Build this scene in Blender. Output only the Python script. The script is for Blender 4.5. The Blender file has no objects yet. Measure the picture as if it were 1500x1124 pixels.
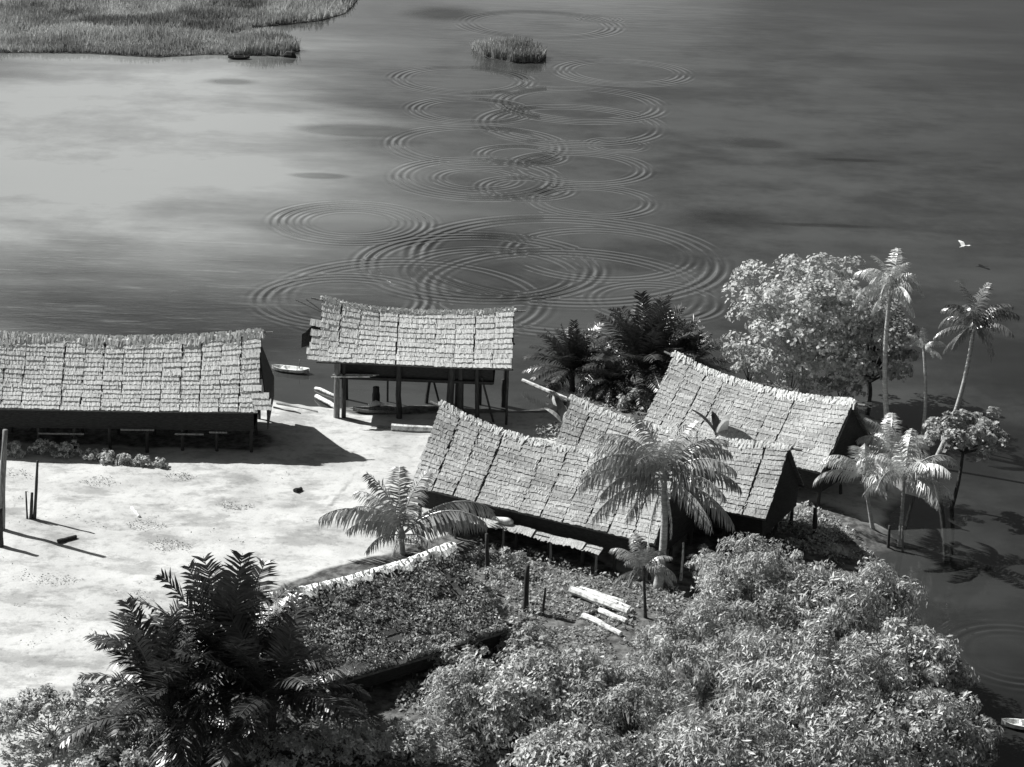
import bpy, math, random
import numpy as np
from mathutils import Matrix, Vector
R = math.radians
sc = bpy.context.scene
col = sc.collection
rng = np.random.default_rng(7)
random.seed(7)

# ---------------------------------------------------------------- camera, sky, sun, exposure
W, H = 1500, 1124
FPX, PITCH, ROLL, CZ = 3070.0, R(19.5), R(2.0), 52.0
fw = np.array([0, math.cos(PITCH), -math.sin(PITCH)])
r0 = np.array([1.0, 0, 0]); u0 = np.cross(r0, fw)
cr = math.cos(ROLL) * r0 + math.sin(ROLL) * u0
cu = np.cross(cr, fw)
cam_d = bpy.data.cameras.new('camera'); cam = bpy.data.objects.new('camera', cam_d); col.objects.link(cam)
cam_d.sensor_fit = 'HORIZONTAL'; cam_d.sensor_width = 36.0; cam_d.lens = 36.0 * FPX / W
cam_d.clip_start = 1.0; cam_d.clip_end = 8000.0
M = Matrix(((cr[0], cu[0], -fw[0], 0), (cr[1], cu[1], -fw[1], 0), (cr[2], cu[2], -fw[2], CZ), (0, 0, 0, 1)))
cam.matrix_world = M
sc.camera = cam

SUN_EL = R(43); SUN_TO = (-0.89, 0.455)          # horizontal direction towards the sun
wd = bpy.data.worlds.new('World'); sc.world = wd; wd.use_nodes = True
wn = wd.node_tree; wn.nodes.clear()
def N(nt, t, **k):
    n = nt.nodes.new(t)
    for a, b in k.items():
        if a == 'ins':
            for i, v in b.items(): n.inputs[i].default_value = v
        else: setattr(n, a, b)
    return n
def math_n(nt, op, a, b=None, c=None, clamp=False):
    n = nt.nodes.new('ShaderNodeMath'); n.operation = op; n.use_clamp = clamp
    for i, v in enumerate((a, b, c)):
        if v is None: continue
        if isinstance(v, (int, float)): n.inputs[i].default_value = v
        else: nt.links.new(v, n.inputs[i])
    return n.outputs[0]
out = N(wn, 'ShaderNodeOutputWorld'); bg = N(wn, 'ShaderNodeBackground')
sky = N(wn, 'ShaderNodeTexSky'); sky.sky_type = 'NISHITA'; sky.sun_disc = False
sky.sun_elevation = SUN_EL; sky.sun_rotation = math.atan2(SUN_TO[0], SUN_TO[1])
# grey sky from the red channel alone, picked to dim its fill in the shadows
sep = N(wn, 'ShaderNodeSeparateColor'); wn.links.new(sky.outputs[0], sep.inputs[0])
# soft cloud banks low over the horizon all round, the air clear overhead
tc = N(wn, 'ShaderNodeTexCoord'); sx = N(wn, 'ShaderNodeSeparateXYZ'); wn.links.new(tc.outputs['Generated'], sx.inputs[0])
mp = N(wn, 'ShaderNodeMapping'); mp.inputs['Scale'].default_value = (1.9, 1.9, 3.4); mp.inputs['Location'].default_value = (3.93, 1.1, 0.35)
wn.links.new(tc.outputs['Generated'], mp.inputs[0])
nz = N(wn, 'ShaderNodeTexNoise', ins={'Scale': 1.0, 'Detail': 4.0, 'Roughness': 0.45}); wn.links.new(mp.outputs[0], nz.inputs[0])
cm = N(wn, 'ShaderNodeMapRange', ins={1: 0.47, 2: 0.66, 3: 0.0, 4: 1.0}); cm.interpolation_type = 'SMOOTHSTEP'; wn.links.new(nz.outputs[0], cm.inputs[0])
hm = N(wn, 'ShaderNodeMapRange', ins={1: 0.12, 2: 0.36, 3: 1.0, 4: 0.0}); hm.interpolation_type = 'SMOOTHSTEP'; wn.links.new(sx.outputs['Z'], hm.inputs[0])
cl = math_n(wn, 'MULTIPLY', cm.outputs[0], hm.outputs[0])
base = sep.outputs[0]
lum = math_n(wn, 'ADD', base, math_n(wn, 'MULTIPLY', cl, 9.0))
cmb = N(wn, 'ShaderNodeCombineColor')
for i, k in enumerate((0.985, 1.0, 0.995)): wn.links.new(math_n(wn, 'MULTIPLY', lum, k), cmb.inputs[i])
wn.links.new(cmb.outputs[0], bg.inputs[0]); bg.inputs[1].default_value = 0.05
wn.links.new(bg.outputs[0], out.inputs[0])

sl = bpy.data.lights.new('sun', 'SUN'); sl.energy = 5.0; sl.angle = R(0.6); sl.color = (1.0, 0.995, 0.98)
so = bpy.data.objects.new('sun', sl); col.objects.link(so)
tosun = Vector((SUN_TO[0] * math.cos(SUN_EL), SUN_TO[1] * math.cos(SUN_EL), math.sin(SUN_EL)))
so.rotation_euler = tosun.to_track_quat('Z', 'Y').to_euler(); so.location = (0, 0, 90)

sc.view_settings.view_transform = 'Standard'; sc.view_settings.look = 'None'
sc.view_settings.exposure = 0.45; sc.view_settings.gamma = 1.0; sc.view_settings.use_curve_mapping = False

# ---------------------------------------------------------------- where a picture point lies in the world
def ray(x, y): return fw + cr * (x - W / 2) / FPX - cu * (y - H / 2) / FPX
def at(x, y, z=0.0):
    d = ray(x, y); return np.array([0, 0, CZ]) + d * ((z - CZ) / d[2])
def atY(x, y, Y):
    d = ray(x, y); return np.array([0, 0, CZ]) + d * (Y / d[1])

# ---------------------------------------------------------------- mesh helpers
class MB:
    def __init__(s): s.v = []; s.f = []; s.t = []; s.n = 0
    def add(s, V, F, tone=0.5):
        V = np.asarray(V, float).reshape(-1, 3); s.v.append(V)
        s.f += [tuple(int(i) + s.n for i in q) for q in F]
        s.t.append(np.full(len(V), tone) if np.isscalar(tone) else np.asarray(tone)); s.n += len(V)
    def box(s, c, d, rz=0, tone=0.5, M=None):
        V = np.array([(x, y, z) for x in (-.5, .5) for y in (-.5, .5) for z in (-.5, .5)]) * d
        ca, sa = math.cos(rz), math.sin(rz)
        V = np.stack([V[:, 0] * ca - V[:, 1] * sa, V[:, 0] * sa + V[:, 1] * ca, V[:, 2]], 1) + c
        s.add(V, [(0, 1, 3, 2), (4, 6, 7, 5), (0, 4, 5, 1), (2, 3, 7, 6), (0, 2, 6, 4), (1, 5, 7, 3)], tone)
    def tube(s, P, rad, n=6, tone=0.5, cap=True):
        P = np.asarray(P, float); k = len(P)
        rad = np.full(k, rad) if np.isscalar(rad) else np.asarray(rad, float)
        T = np.gradient(P, axis=0); T /= np.linalg.norm(T, axis=1)[:, None] + 1e-9
        ref = np.array([0, 0, 1.0]) if abs(T[:, 2]).mean() < .8 else np.array([1.0, 0, 0])
        A = np.cross(T, ref); A /= np.linalg.norm(A, axis=1)[:, None] + 1e-9
        B = np.cross(T, A)
        a = np.linspace(0, 2 * math.pi, n, endpoint=False)
        V = (P[:, None] + rad[:, None, None] * (np.cos(a)[None, :, None] * A[:, None] + np.sin(a)[None, :, None] * B[:, None])).reshape(-1, 3)
        F = [(i * n + j, i * n + (j + 1) % n, (i + 1) * n + (j + 1) % n, (i + 1) * n + j) for i in range(k - 1) for j in range(n)]
        if cap: F += [tuple(range(n))[::-1], tuple((k - 1) * n + j for j in range(n))]
        s.add(V, F, tone)
    def mesh(s, name, mats, smooth=False):
        me = bpy.data.meshes.new(name)
        V = np.concatenate(s.v)
        me.from_pydata(V.tolist(), [], s.f)
        a = me.attributes.new('tone', 'FLOAT', 'POINT'); a.data.foreach_set('value', np.concatenate(s.t).astype(np.float32))
        me.materials.append(mats)
        if smooth: me.shade_smooth()
        return me
def fast_mesh(name, V, F, tone, mt):
    me = bpy.data.meshes.new(name); k = F.shape[1]
    me.vertices.add(len(V)); me.vertices.foreach_set('co', V.astype(np.float32).ravel())
    me.loops.add(F.size); me.loops.foreach_set('vertex_index', F.astype(np.int32).ravel()); me.polygons.add(len(F)); me.polygons.foreach_set('loop_start', np.arange(0, F.size, k, dtype=np.int32))
    me.update(calc_edges=True); a = me.attributes.new('tone', 'FLOAT', 'POINT'); a.data.foreach_set('value', tone.astype(np.float32)); me.materials.append(mt)
    return me
def link(name, me, parent=None, loc=None, rot=None):
    o = bpy.data.objects.new(name, me); col.objects.link(o)
    if parent is not None: o.parent = parent
    if loc is not None: o.location = [float(q) for q in loc]
    if rot is not None: o.rotation_euler = rot
    return o
def part(name, mb, mat, parent=None, smooth=False, **props):
    o = link(name, mb.mesh(name, mat, smooth), parent)
    for k, v in props.items(): o[k] = v
    return o
def thing(name, label, cat, loc=(0, 0, 0), rz=0.0, group=None):
    o = link(name, None, None, loc, (0, 0, rz)); o.empty_display_size = 0.5
    return tag(o, label, cat, group)
def tag(o, label, cat, group=None):
    o['label'] = label; o['category'] = cat
    if group: o['group'] = group
    return o

# ---------------------------------------------------------------- materials (a black and white world: every colour a grey)
def g(v): return (v * 0.985, v, v * 0.99, 1.0)
def mat(name, lo, hi, rough=0.8, scale=6.0, stretch=(1, 1, 1), detail=5.0, bump=0.15, tone=0.0, rnd=0.0, trans=0.0, spec=0.3, coords='Object', contrast=(0.3, 0.7), big=0.0):
    m = bpy.data.materials.new(name); m.use_nodes = True; nt = m.node_tree; nt.nodes.clear()
    o = N(nt, 'ShaderNodeOutputMaterial'); p = N(nt, 'ShaderNodeBsdfPrincipled')
    tc = N(nt, 'ShaderNodeTexCoord'); mp = N(nt, 'ShaderNodeMapping'); mp.inputs['Scale'].default_value = stretch
    nt.links.new(tc.outputs[coords], mp.inputs[0])
    if rnd:
        oi = N(nt, 'ShaderNodeObjectInfo'); cx = N(nt, 'ShaderNodeCombineXYZ')
        sh = math_n(nt, 'MULTIPLY', oi.outputs['Random'], 37.0)
        nt.links.new(sh, cx.inputs[0]); nt.links.new(sh, cx.inputs[1]); nt.links.new(cx.outputs[0], mp.inputs['Location'])
    nz = N(nt, 'ShaderNodeTexNoise', ins={'Scale': scale, 'Detail': detail, 'Roughness': 0.6}); nt.links.new(mp.outputs[0], nz.inputs[0])
    f = N(nt, 'ShaderNodeMapRange', ins={1: contrast[0], 2: contrast[1]}); nt.links.new(nz.outputs[0], f.inputs[0])
    fac = f.outputs[0]
    if tone:
        at_ = N(nt, 'ShaderNodeAttribute', attribute_name='tone')
        fac = math_n(nt, 'ADD', math_n(nt, 'MULTIPLY', fac, 1 - tone), math_n(nt, 'MULTIPLY', at_.outputs['Fac'], tone), clamp=True)
    if big:
        ge = N(nt, 'ShaderNodeNewGeometry'); n2_ = N(nt, 'ShaderNodeTexNoise', ins={'Scale': 0.45, 'Detail': 6.0, 'Roughness': 0.7}); nt.links.new(ge.outputs['Position'], n2_.inputs[0])
        f2 = N(nt, 'ShaderNodeMapRange', ins={1: .36, 2: .62}); nt.links.new(n2_.outputs[0], f2.inputs[0])
        fac = math_n(nt, 'ADD', math_n(nt, 'MULTIPLY', fac, 1 - big), math_n(nt, 'MULTIPLY', f2.outputs[0], big), clamp=True)
    if rnd:
        fac = math_n(nt, 'ADD', math_n(nt, 'MULTIPLY', fac, 1 - rnd), math_n(nt, 'MULTIPLY', oi.outputs['Random'], rnd), clamp=True)
    mx = N(nt, 'ShaderNodeMix', data_type='RGBA'); nt.links.new(fac, mx.inputs[0]); mx.inputs[6].default_value = g(lo); mx.inputs[7].default_value = g(hi)
    nt.links.new(mx.outputs[2], p.inputs['Base Color'])
    p.inputs['Roughness'].default_value = rough; p.inputs['Specular IOR Level'].default_value = spec
    if bump:
        b = N(nt, 'ShaderNodeBump', ins={'Strength': bump, 'Distance': 0.05}); nt.links.new(nz.outputs[0], b.inputs['Height']); nt.links.new(b.outputs[0], p.inputs['Normal'])
    if trans:
        tr = N(nt, 'ShaderNodeBsdfTranslucent'); nt.links.new(mx.outputs[2], tr.inputs[0])
        ms = N(nt, 'ShaderNodeMixShader'); ms.inputs[0].default_value = trans
        nt.links.new(p.outputs[0], ms.inputs[1]); nt.links.new(tr.outputs[0], ms.inputs[2]); nt.links.new(ms.outputs[0], o.inputs[0])
    else: nt.links.new(p.outputs[0], o.inputs[0])
    return m
M_thatch_pale = mat('thatch_bleached', 0.42, 0.98, 0.75, 3, (4.5, 1.8, 1), 7, 0.35, rnd=0.14, big=.3, contrast=(0.34, 0.62))
M_thatch_old = mat('thatch_weathered', 0.14, 0.66, 0.8, 3, (4.5, 1.8, 1), 7, 0.35, rnd=0.14, big=.4, contrast=(0.34, 0.66))
M_thatch_stain = mat('thatch_stained', 0.12, 0.5, 0.8, 3, (4.5, 1.8, 1), 7, 0.35, rnd=0.16, big=.4, contrast=(0.34, 0.66))
M_thatch_moss = mat('thatch_mossy', 0.03, 0.14, 0.9, 4, (3, 2, 1), 6, 0.6, rnd=0.4)
M_cap = mat('ridge_straw', 0.26, 0.80, 0.8, 1.6, (2.2, 1.5, 1.0), 8, 0.6, contrast=(0.34, 0.58))
M_cap_white = mat('bleached_ridge_straw', 0.5, 0.97, 0.75, 1.6, (2.2, 1.5, 1.0), 8, 0.5, contrast=(.3, .5))
M_straw_pale = mat('loose_straw_pale', 0.38, 1.0, 0.75, 3, tone=.85, bump=0)
M_straw_old = mat('loose_straw_old', 0.08, 0.8, 0.8, 3, tone=.85, bump=0)
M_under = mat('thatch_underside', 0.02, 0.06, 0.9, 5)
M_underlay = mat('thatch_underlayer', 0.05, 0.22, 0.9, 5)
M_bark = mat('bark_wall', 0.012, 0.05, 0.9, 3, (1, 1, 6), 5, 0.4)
M_post = mat('weathered_post', 0.10, 0.30, 0.85, 3, (5, 5, 0.7), 5, 0.5)
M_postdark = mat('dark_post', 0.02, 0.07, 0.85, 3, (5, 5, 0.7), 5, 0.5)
M_log = mat('peeled_log', 0.32, 0.88, 0.7, 1.6, (2, 2, 2), 7, 0.5, contrast=(.36, .56))
M_leaf = mat('leaf_mid', 0.09, 0.86, 0.5, 9, tone=0.7, trans=0.3, bump=0, spec=0.4)
M_leaf_b = mat('leaf_mid_broad', 0.08, 0.85, 0.45, 9, tone=0.75, trans=0.22, bump=0, spec=0.6)
M_leaf_pale = mat('leaf_pale', 0.27, 0.92, 0.5, 9, tone=0.7, trans=0.35, bump=0, spec=0.4)
M_leaf_dark = mat('leaf_dark', 0.02, 0.09, 0.45, 9, tone=0.7, trans=0.15, bump=0, spec=0.4)
M_weed = mat('weed_leaf', 0.16, 0.75, 0.6, 9, tone=0.7, trans=0.3, bump=0)
M_marsh = mat('marsh_grass_blade', 0.14, 0.66, 0.7, 0.08, tone=0.45, trans=0.2, bump=0, contrast=(0.4, 0.6))
M_frond = mat('palm_frond', 0.14, 0.62, 0.3, 4, tone=0.5, trans=0.12, bump=0, spec=1.0, rnd=0.2)
M_frond_pale = mat('palm_frond_bright', 0.3, 0.9, 0.3, 4, tone=0.5, trans=0.08, bump=0, spec=1.0, rnd=0.2)
M_frond_dark = mat('palm_frond_dark', 0.02, 0.11, 0.35, 4, tone=0.5, trans=0.1, bump=0, spec=0.7, rnd=0.2)
M_frond_mid = mat('palm_frond_deep', 0.05, 0.28, 0.3, 4, tone=0.5, trans=0.08, bump=0, spec=1.0, rnd=0.3)
M_trunk = mat('pale_trunk', 0.25, 0.60, 0.85, 2, (1, 1, 7), 4, 0.5)
M_trunkdark = mat('dark_trunk', 0.03, 0.10, 0.85, 2, (1, 1, 7), 4, 0.5)
M_bird = mat('white_plumage', 0.75, 0.85, 0.6, 4, bump=0)

# ---------------------------------------------------------------- land and water
SHORE = [(-500, 562), (0, 562), (300, 562), (395, 573), (440, 590), (500, 592), (620, 591), (700, 594), (760, 596), (825, 592), (850, 568), (875, 545), (1035, 530), (1065, 560), (1150, 560), (1240, 590), (1290, 612),
         (1330, 622), (1372, 655), (1385, 690), (1350, 715), (1322, 755), (1325, 800), (1285, 835), (1320, 900), (1370, 970), (1400, 1040), (1415, 1124), (1420, 1300), (700, 1420), (-500, 1400)]
SW = np.array([at(x, y, 0.0)[:2] for x, y in SHORE])
def sdf(P):                                  # metres to the shore, positive inland
    P = np.asarray(P, float).reshape(-1, 2); d = np.full(len(P), 1e9); ins = np.zeros(len(P), bool)
    for a, b in zip(SW, np.roll(SW, -1, 0)):
        ab = b - a; t = np.clip(((P - a) @ ab) / (ab @ ab), 0, 1)
        d = np.minimum(d, np.linalg.norm(P - a - t[:, None] * ab, axis=1))
        c = ((a[1] > P[:, 1]) != (b[1] > P[:, 1])) & (P[:, 0] < (b[0] - a[0]) * (P[:, 1] - a[1]) / (b[1] - a[1] + 1e-12) + a[0])
        ins ^= c
    return np.where(ins, d, -d)
def vnoise(P, s, seed):
    r = np.random.default_rng(seed); G = r.random((128, 128)); q = P / s; i = np.floor(q).astype(int); f = q - i; f = f * f * (3 - 2 * f)
    gx = lambda a, b: G[(i[:, 0] + a) % 128, (i[:, 1] + b) % 128]
    return (gx(0, 0) * (1 - f[:, 0]) + gx(1, 0) * f[:, 0]) * (1 - f[:, 1]) + (gx(0, 1) * (1 - f[:, 0]) + gx(1, 1) * f[:, 0]) * f[:, 1] - .5
def hgt(P):
    P = np.asarray(P, float).reshape(-1, 2)
    s = sdf(P) + 0.9 * vnoise(P, 2.2, 5) + 0.5 * vnoise(P, 0.8, 6)
    t = np.clip((s + 2.0) / 5.0, 0, 1); z = -1.0 + 1.55 * (t * t * (3 - 2 * t)) ** 0.75
    z = z + np.where(s > 1, 1, 0) * 0.0
    k = np.clip(s / 3, 0, 1)
    return z + k * (0.22 * vnoise(P, 3.5, 1) + 0.08 * vnoise(P, 1.1, 2) + 0.03 * vnoise(P, 0.45, 3))
def gz(x, y): return float(hgt([(x, y)])[0])
def gat(x, y):                               # ground point under a picture point
    p = at(x, y, 0.5)
    for _ in range(3): p = at(x, y, max(gz(p[0], p[1]), 0.0))
    return p
def inpoly(P, poly):
    P = np.asarray(P, float); ins = np.zeros(len(P), bool); Q = np.asarray(poly, float)
    for a, b in zip(Q, np.roll(Q, -1, 0)):
        ins ^= ((a[1] > P[:, 1]) != (b[1] > P[:, 1])) & (P[:, 0] < (b[0] - a[0]) * (P[:, 1] - a[1]) / (b[1] - a[1] + 1e-12) + a[0])
    return ins
def px_of(P):
    d = np.asarray(P, float) - [0, 0, CZ]; z = d @ fw
    return np.stack([W / 2 + FPX * (d @ cr) / z, H / 2 - FPX * (d @ cu) / z], -1)

xs = np.arange(-62, 44, 0.3); ys = np.arange(70, 162, 0.3)
X, Y = np.meshgrid(xs, ys); P2 = np.stack([X.ravel(), Y.ravel()], 1)
Z = hgt(P2)
nx, ny = len(xs), len(ys)
I = np.arange(nx * ny).reshape(ny, nx)
F = np.stack([I[:-1, :-1], I[:-1, 1:], I[1:, 1:], I[1:, :-1]], -1).reshape(-1, 4)
keep = (Z[F].max(1) > -0.6); F = F[keep]
me = bpy.data.meshes.new('ground')
me.vertices.add(len(P2)); me.vertices.foreach_set('co', np.column_stack([P2, Z]).ravel())
me.loops.add(F.size); me.loops.foreach_set('vertex_index', F.ravel()); me.polygons.add(len(F)); me.polygons.foreach_set('loop_start', np.arange(0, F.size, 4))
me.update(calc_edges=True); me.shade_smooth()
# garden soil and leaf litter, plus painted house shade, versus trodden sand
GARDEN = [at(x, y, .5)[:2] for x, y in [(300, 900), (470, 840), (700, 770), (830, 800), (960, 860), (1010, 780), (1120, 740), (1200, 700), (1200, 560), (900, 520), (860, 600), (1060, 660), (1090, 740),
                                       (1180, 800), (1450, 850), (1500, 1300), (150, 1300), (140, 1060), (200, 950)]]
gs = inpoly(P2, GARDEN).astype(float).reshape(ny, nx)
for _ in range(6): gs = (gs + np.roll(gs, 1, 0) + np.roll(gs, -1, 0) + np.roll(gs, 1, 1) + np.roll(gs, -1, 1)) / 5
def near(poly, wdt):
    Q = np.array([at(u, v, .5)[:2] for u, v in poly]); d = np.full(len(P2), 1e9)
    for a_, b_ in zip(Q[:-1], Q[1:]):
        ab = b_ - a_; t = np.clip(((P2 - a_) @ ab) / (ab @ ab), 0, 1); d = np.minimum(d, np.linalg.norm(P2 - a_ - t[:, None] * ab, axis=1))
    return np.clip(1.4 - d / wdt, 0, 1).reshape(ny, nx)
gs = np.maximum(gs, near([(530, 596), (600, 598), (700, 598), (835, 594), (960, 590)], 1.6))  # the shed's shade, painted into the ground tone
gs = np.maximum(gs, near([(-80, 628), (180, 636), (360, 645)], 2.3))  # shade beneath the left longhouse painted dark on the ground
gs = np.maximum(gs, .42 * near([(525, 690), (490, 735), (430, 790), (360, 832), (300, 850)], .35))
gs = np.maximum(gs, .75 * near([(1205, 760), (1320, 812)], 3.0)); gs = np.maximum(gs, near([(1120, 770), (1195, 782)], 2.2))  # spit darkened; the second stroke paints the right gables' shade
a = me.attributes.new('soil_shade', 'FLOAT', 'POINT'); a.data.foreach_set('value', gs.ravel().astype(np.float32))
a = me.attributes.new('wet', 'FLOAT', 'POINT'); a.data.foreach_set('value', np.clip(1 - (Z - 0.02) / 0.22, 0, 1).astype(np.float32))
m = bpy.data.materials.new('trodden_sand'); m.use_nodes = True; nt = m.node_tree; p = nt.nodes['Principled BSDF']; p.inputs['Roughness'].default_value = 0.9; p.inputs['Specular IOR Level'].default_value = 0.2
tc = N(nt, 'ShaderNodeTexCoord')
def noise(scale, detail=5, rough=.6, stretch=None, src=None):
    n = N(nt, 'ShaderNodeTexNoise', ins={'Scale': scale, 'Detail': detail, 'Roughness': rough}); s_ = src or tc.outputs['Object']
    if stretch:
        mp = N(nt, 'ShaderNodeMapping'); mp.inputs['Scale'].default_value = stretch; nt.links.new(s_, mp.inputs[0]); s_ = mp.outputs[0]
    nt.links.new(s_, n.inputs[0]); return n.outputs[0]
def ramp(v, a, b, lo=0.0, hi=1.0, smooth=True):
    n = N(nt, 'ShaderNodeMapRange', ins={1: a, 2: b, 3: lo, 4: hi})
    if smooth: n.interpolation_type = 'SMOOTHSTEP'
    nt.links.new(v, n.inputs[0]); return n.outputs[0]
n1 = noise(0.22, 6, .65); n2 = noise(1.6, 6, .7); n3 = noise(9, 4, .7)
v = math_n(nt, 'MULTIPLY', math_n(nt, 'MULTIPLY', ramp(n1, 0.3, 0.62, 0.74, 1.0), ramp(noise(0.4, 6, .7, (.7, 1.2, 1)), .38, .52, .68, 1.0)), 0.60)
v = math_n(nt, 'MULTIPLY', v, ramp(n2, 0.32, 0.5, 0.74, 1.0))
v = math_n(nt, 'MULTIPLY', v, ramp(n3, 0.25, 0.5, 0.8, 1.0))
soil_shade = N(nt, 'ShaderNodeAttribute', attribute_name='soil_shade'); wet = N(nt, 'ShaderNodeAttribute', attribute_name='wet')
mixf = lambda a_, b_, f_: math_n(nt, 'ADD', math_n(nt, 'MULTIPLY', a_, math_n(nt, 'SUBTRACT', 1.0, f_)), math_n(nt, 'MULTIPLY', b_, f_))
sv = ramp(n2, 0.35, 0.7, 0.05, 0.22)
sf = ramp(math_n(nt, 'ADD', soil_shade.outputs['Fac'], math_n(nt, 'MULTIPLY', math_n(nt, 'SUBTRACT', n1, 0.5), 0.9)), 0.35, 0.65)
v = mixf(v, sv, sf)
v = mixf(v, 0.06, math_n(nt, 'MULTIPLY', wet.outputs['Fac'], 0.85))
cc = N(nt, 'ShaderNodeCombineColor')
for i, k in enumerate((0.99, 1.0, 0.985)): nt.links.new(math_n(nt, 'MULTIPLY', v, k), cc.inputs[i])
nt.links.new(cc.outputs[0], p.inputs['Base Color'])
b = N(nt, 'ShaderNodeBump', ins={'Strength': 0.28, 'Distance': 0.1}); nt.links.new(math_n(nt, 'ADD', n2, math_n(nt, 'MULTIPLY', n3, 0.3)), b.inputs['Height']); nt.links.new(b.outputs[0], p.inputs['Normal'])
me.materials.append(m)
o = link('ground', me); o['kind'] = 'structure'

# water to the horizon
wb = MB(); wb.add([(-4000, -500, 0), (4000, -500, 0), (4000, 6000, 0), (-4000, 6000, 0)], [(0, 1, 2, 3)])
m = bpy.data.materials.new('lagoon_water'); m.use_nodes = True; nt = m.node_tree; p = nt.nodes['Principled BSDF']
p.inputs['IOR'].default_value = 1.34; p.inputs['Specular IOR Level'].default_value = 0.5
geo = N(nt, 'ShaderNodeNewGeometry'); pos = geo.outputs['Position']
tc = N(nt, 'ShaderNodeTexCoord')
RINGS = [(678, 117, 92, .6), (913, 106, 86, .6), (690, 162, 80, .5), (850, 153, 112, .7), (838, 183, 122, .6), (700, 213, 118, .8), (905, 213, 38, .5), (764, 228, 58, .6), (850, 246, 92, .8),
         (700, 261, 112, 1.), (700, 262, 60, .4), (771, 276, 62, .6), (868, 295, 82, .9), (515, 326, 106, 1.), (515, 326, 74, .5), (830, 378, 216, 1.), (705, 390, 165, 1.1), (720, 400, 120, .7), (880, 372, 130, .5),
         (505, 440, 118, 1.1), (960, 442, 88, .8), (830, 425, 200, .8), (600, 438, 190, .6), (790, 36, 105, .4), (878, 28, 24, .4), (1490, 960, 90, .5)]
hsum = None
for (x, y, rp, amp) in RINGS:
    c = at(x, y, 0); e = at(x + rp, y, 0); rad = float(np.linalg.norm(e - c))
    vd = N(nt, 'ShaderNodeVectorMath', operation='DISTANCE'); nt.links.new(pos, vd.inputs[0]); vd.inputs[1].default_value = [float(q) for q in c]
    a_ = math_n(nt, 'SUBTRACT', vd.outputs['Value'], rad)
    wl = 0.62 + 0.026 * rad; wdt = wl * 1.35
    s_ = math_n(nt, 'SINE', math_n(nt, 'MULTIPLY', a_, 2 * math.pi / wl))
    ex = math_n(nt, 'EXPONENT', math_n(nt, 'MULTIPLY', math_n(nt, 'MULTIPLY', a_, a_), -1 / (wdt * wdt)))
    t_ = math_n(nt, 'MULTIPLY', math_n(nt, 'MULTIPLY', s_, ex), amp * wl)
    hsum = t_ if hsum is None else math_n(nt, 'ADD', hsum, t_)
wn1 = noise(0.5, 4, .55, (0.35, 1.2, 1)); wn2 = noise(0.06, 5, .6, (0.5, 1.4, 1)); wn3 = noise(0.045, 6, .65, (0.7, 1.0, 1)); wn4 = noise(2.2, 3, .6, (0.5, 1, 1))
def blob(x, y, rx, ry, soft=1.0):
    c = at(x, y, 0); ex = abs(at(x + rx, y, 0)[0] - c[0]); ey = abs(at(x, y - ry, 0)[1] - c[1])
    mp = N(nt, 'ShaderNodeMapping'); mp.vector_type = 'TEXTURE'; mp.inputs['Location'].default_value = (float(c[0]), float(c[1]), 0); mp.inputs['Scale'].default_value = (float(ex), float(ey), 1)
    nt.links.new(pos, mp.inputs[0]); l = N(nt, 'ShaderNodeVectorMath', operation='LENGTH'); nt.links.new(mp.outputs[0], l.inputs[0])
    q = math_n(nt, 'ADD', l.outputs['Value'], math_n(nt, 'MULTIPLY', math_n(nt, 'SUBTRACT', wn2, 0.5), 1.2))
    return ramp(q, 1.0 - 0.8 * soft, 1.0 + 0.4 * soft, 1.0, 0.0)
cloud_paint = math_n(nt, 'ADD', math_n(nt, 'MULTIPLY', blob(130, 190, 340, 170), ramp(noise(0.07, 7, .65, (0.8, .8, 1)), .32, .62, .62, 1.12)), math_n(nt, 'MULTIPLY', blob(420, 290, 260, 120), 0.3))  # cloud reflection painted into the water's base colour
cloud_paint = math_n(nt, 'ADD', cloud_paint, math_n(nt, 'MULTIPLY', blob(820, 170, 760, 260), math_n(nt, 'MULTIPLY', ramp(noise(0.06, 7, .7, (0.7, .8, 1)), .35, .6, .35, 1.2), 0.18)), clamp=True)
weed = None
for q in [(530, 192, 85, 9, .5), (470, 258, 40, 4, .6), (1110, 210, 60, 9, .7), (1060, 318, 80, 14, .9), (340, 120, 40, 5, .7), (1250, 235, 60, 3, .7), (650, 20, 70, 12, .9), (1200, 330, 90, 3, .6), (120, 420, 300, 60, 1.), (300, 500, 330, 30, 1.)]:
    t_ = blob(*q); weed = t_ if weed is None else math_n(nt, 'MAXIMUM', weed, t_)
chop = math_n(nt, 'MULTIPLY', blob(100, 440, 420, 110), 1.0)
v = math_n(nt, 'MULTIPLY', ramp(wn3, 0.35, 0.7, 0.6, 1.3), 0.011)
v = math_n(nt, 'ADD', v, math_n(nt, 'MULTIPLY', cloud_paint, 0.30))
streak = noise(0.55, 5, .7, (0.22, 1.6, 1))
v = math_n(nt, 'ADD', v, math_n(nt, 'MULTIPLY', math_n(nt, 'MULTIPLY', chop, ramp(streak, 0.52, 0.75)), 0.16))
v = math_n(nt, 'MULTIPLY', v, math_n(nt, 'SUBTRACT', 1.0, math_n(nt, 'MULTIPLY', weed, 0.45)))
cc = N(nt, 'ShaderNodeCombineColor')
for i, k in enumerate((0.97, 1.0, 0.985)): nt.links.new(math_n(nt, 'MULTIPLY', v, k), cc.inputs[i])
nt.links.new(cc.outputs[0], p.inputs['Base Color'])
rr = math_n(nt, 'ADD', 0.05, math_n(nt, 'MULTIPLY', weed, 0.25), clamp=True); nt.links.new(rr, p.inputs['Roughness'])
nt.links.new(math_n(nt, 'SUBTRACT', 0.5, math_n(nt, 'MULTIPLY', weed, 0.22)), p.inputs['Specular IOR Level'])
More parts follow.
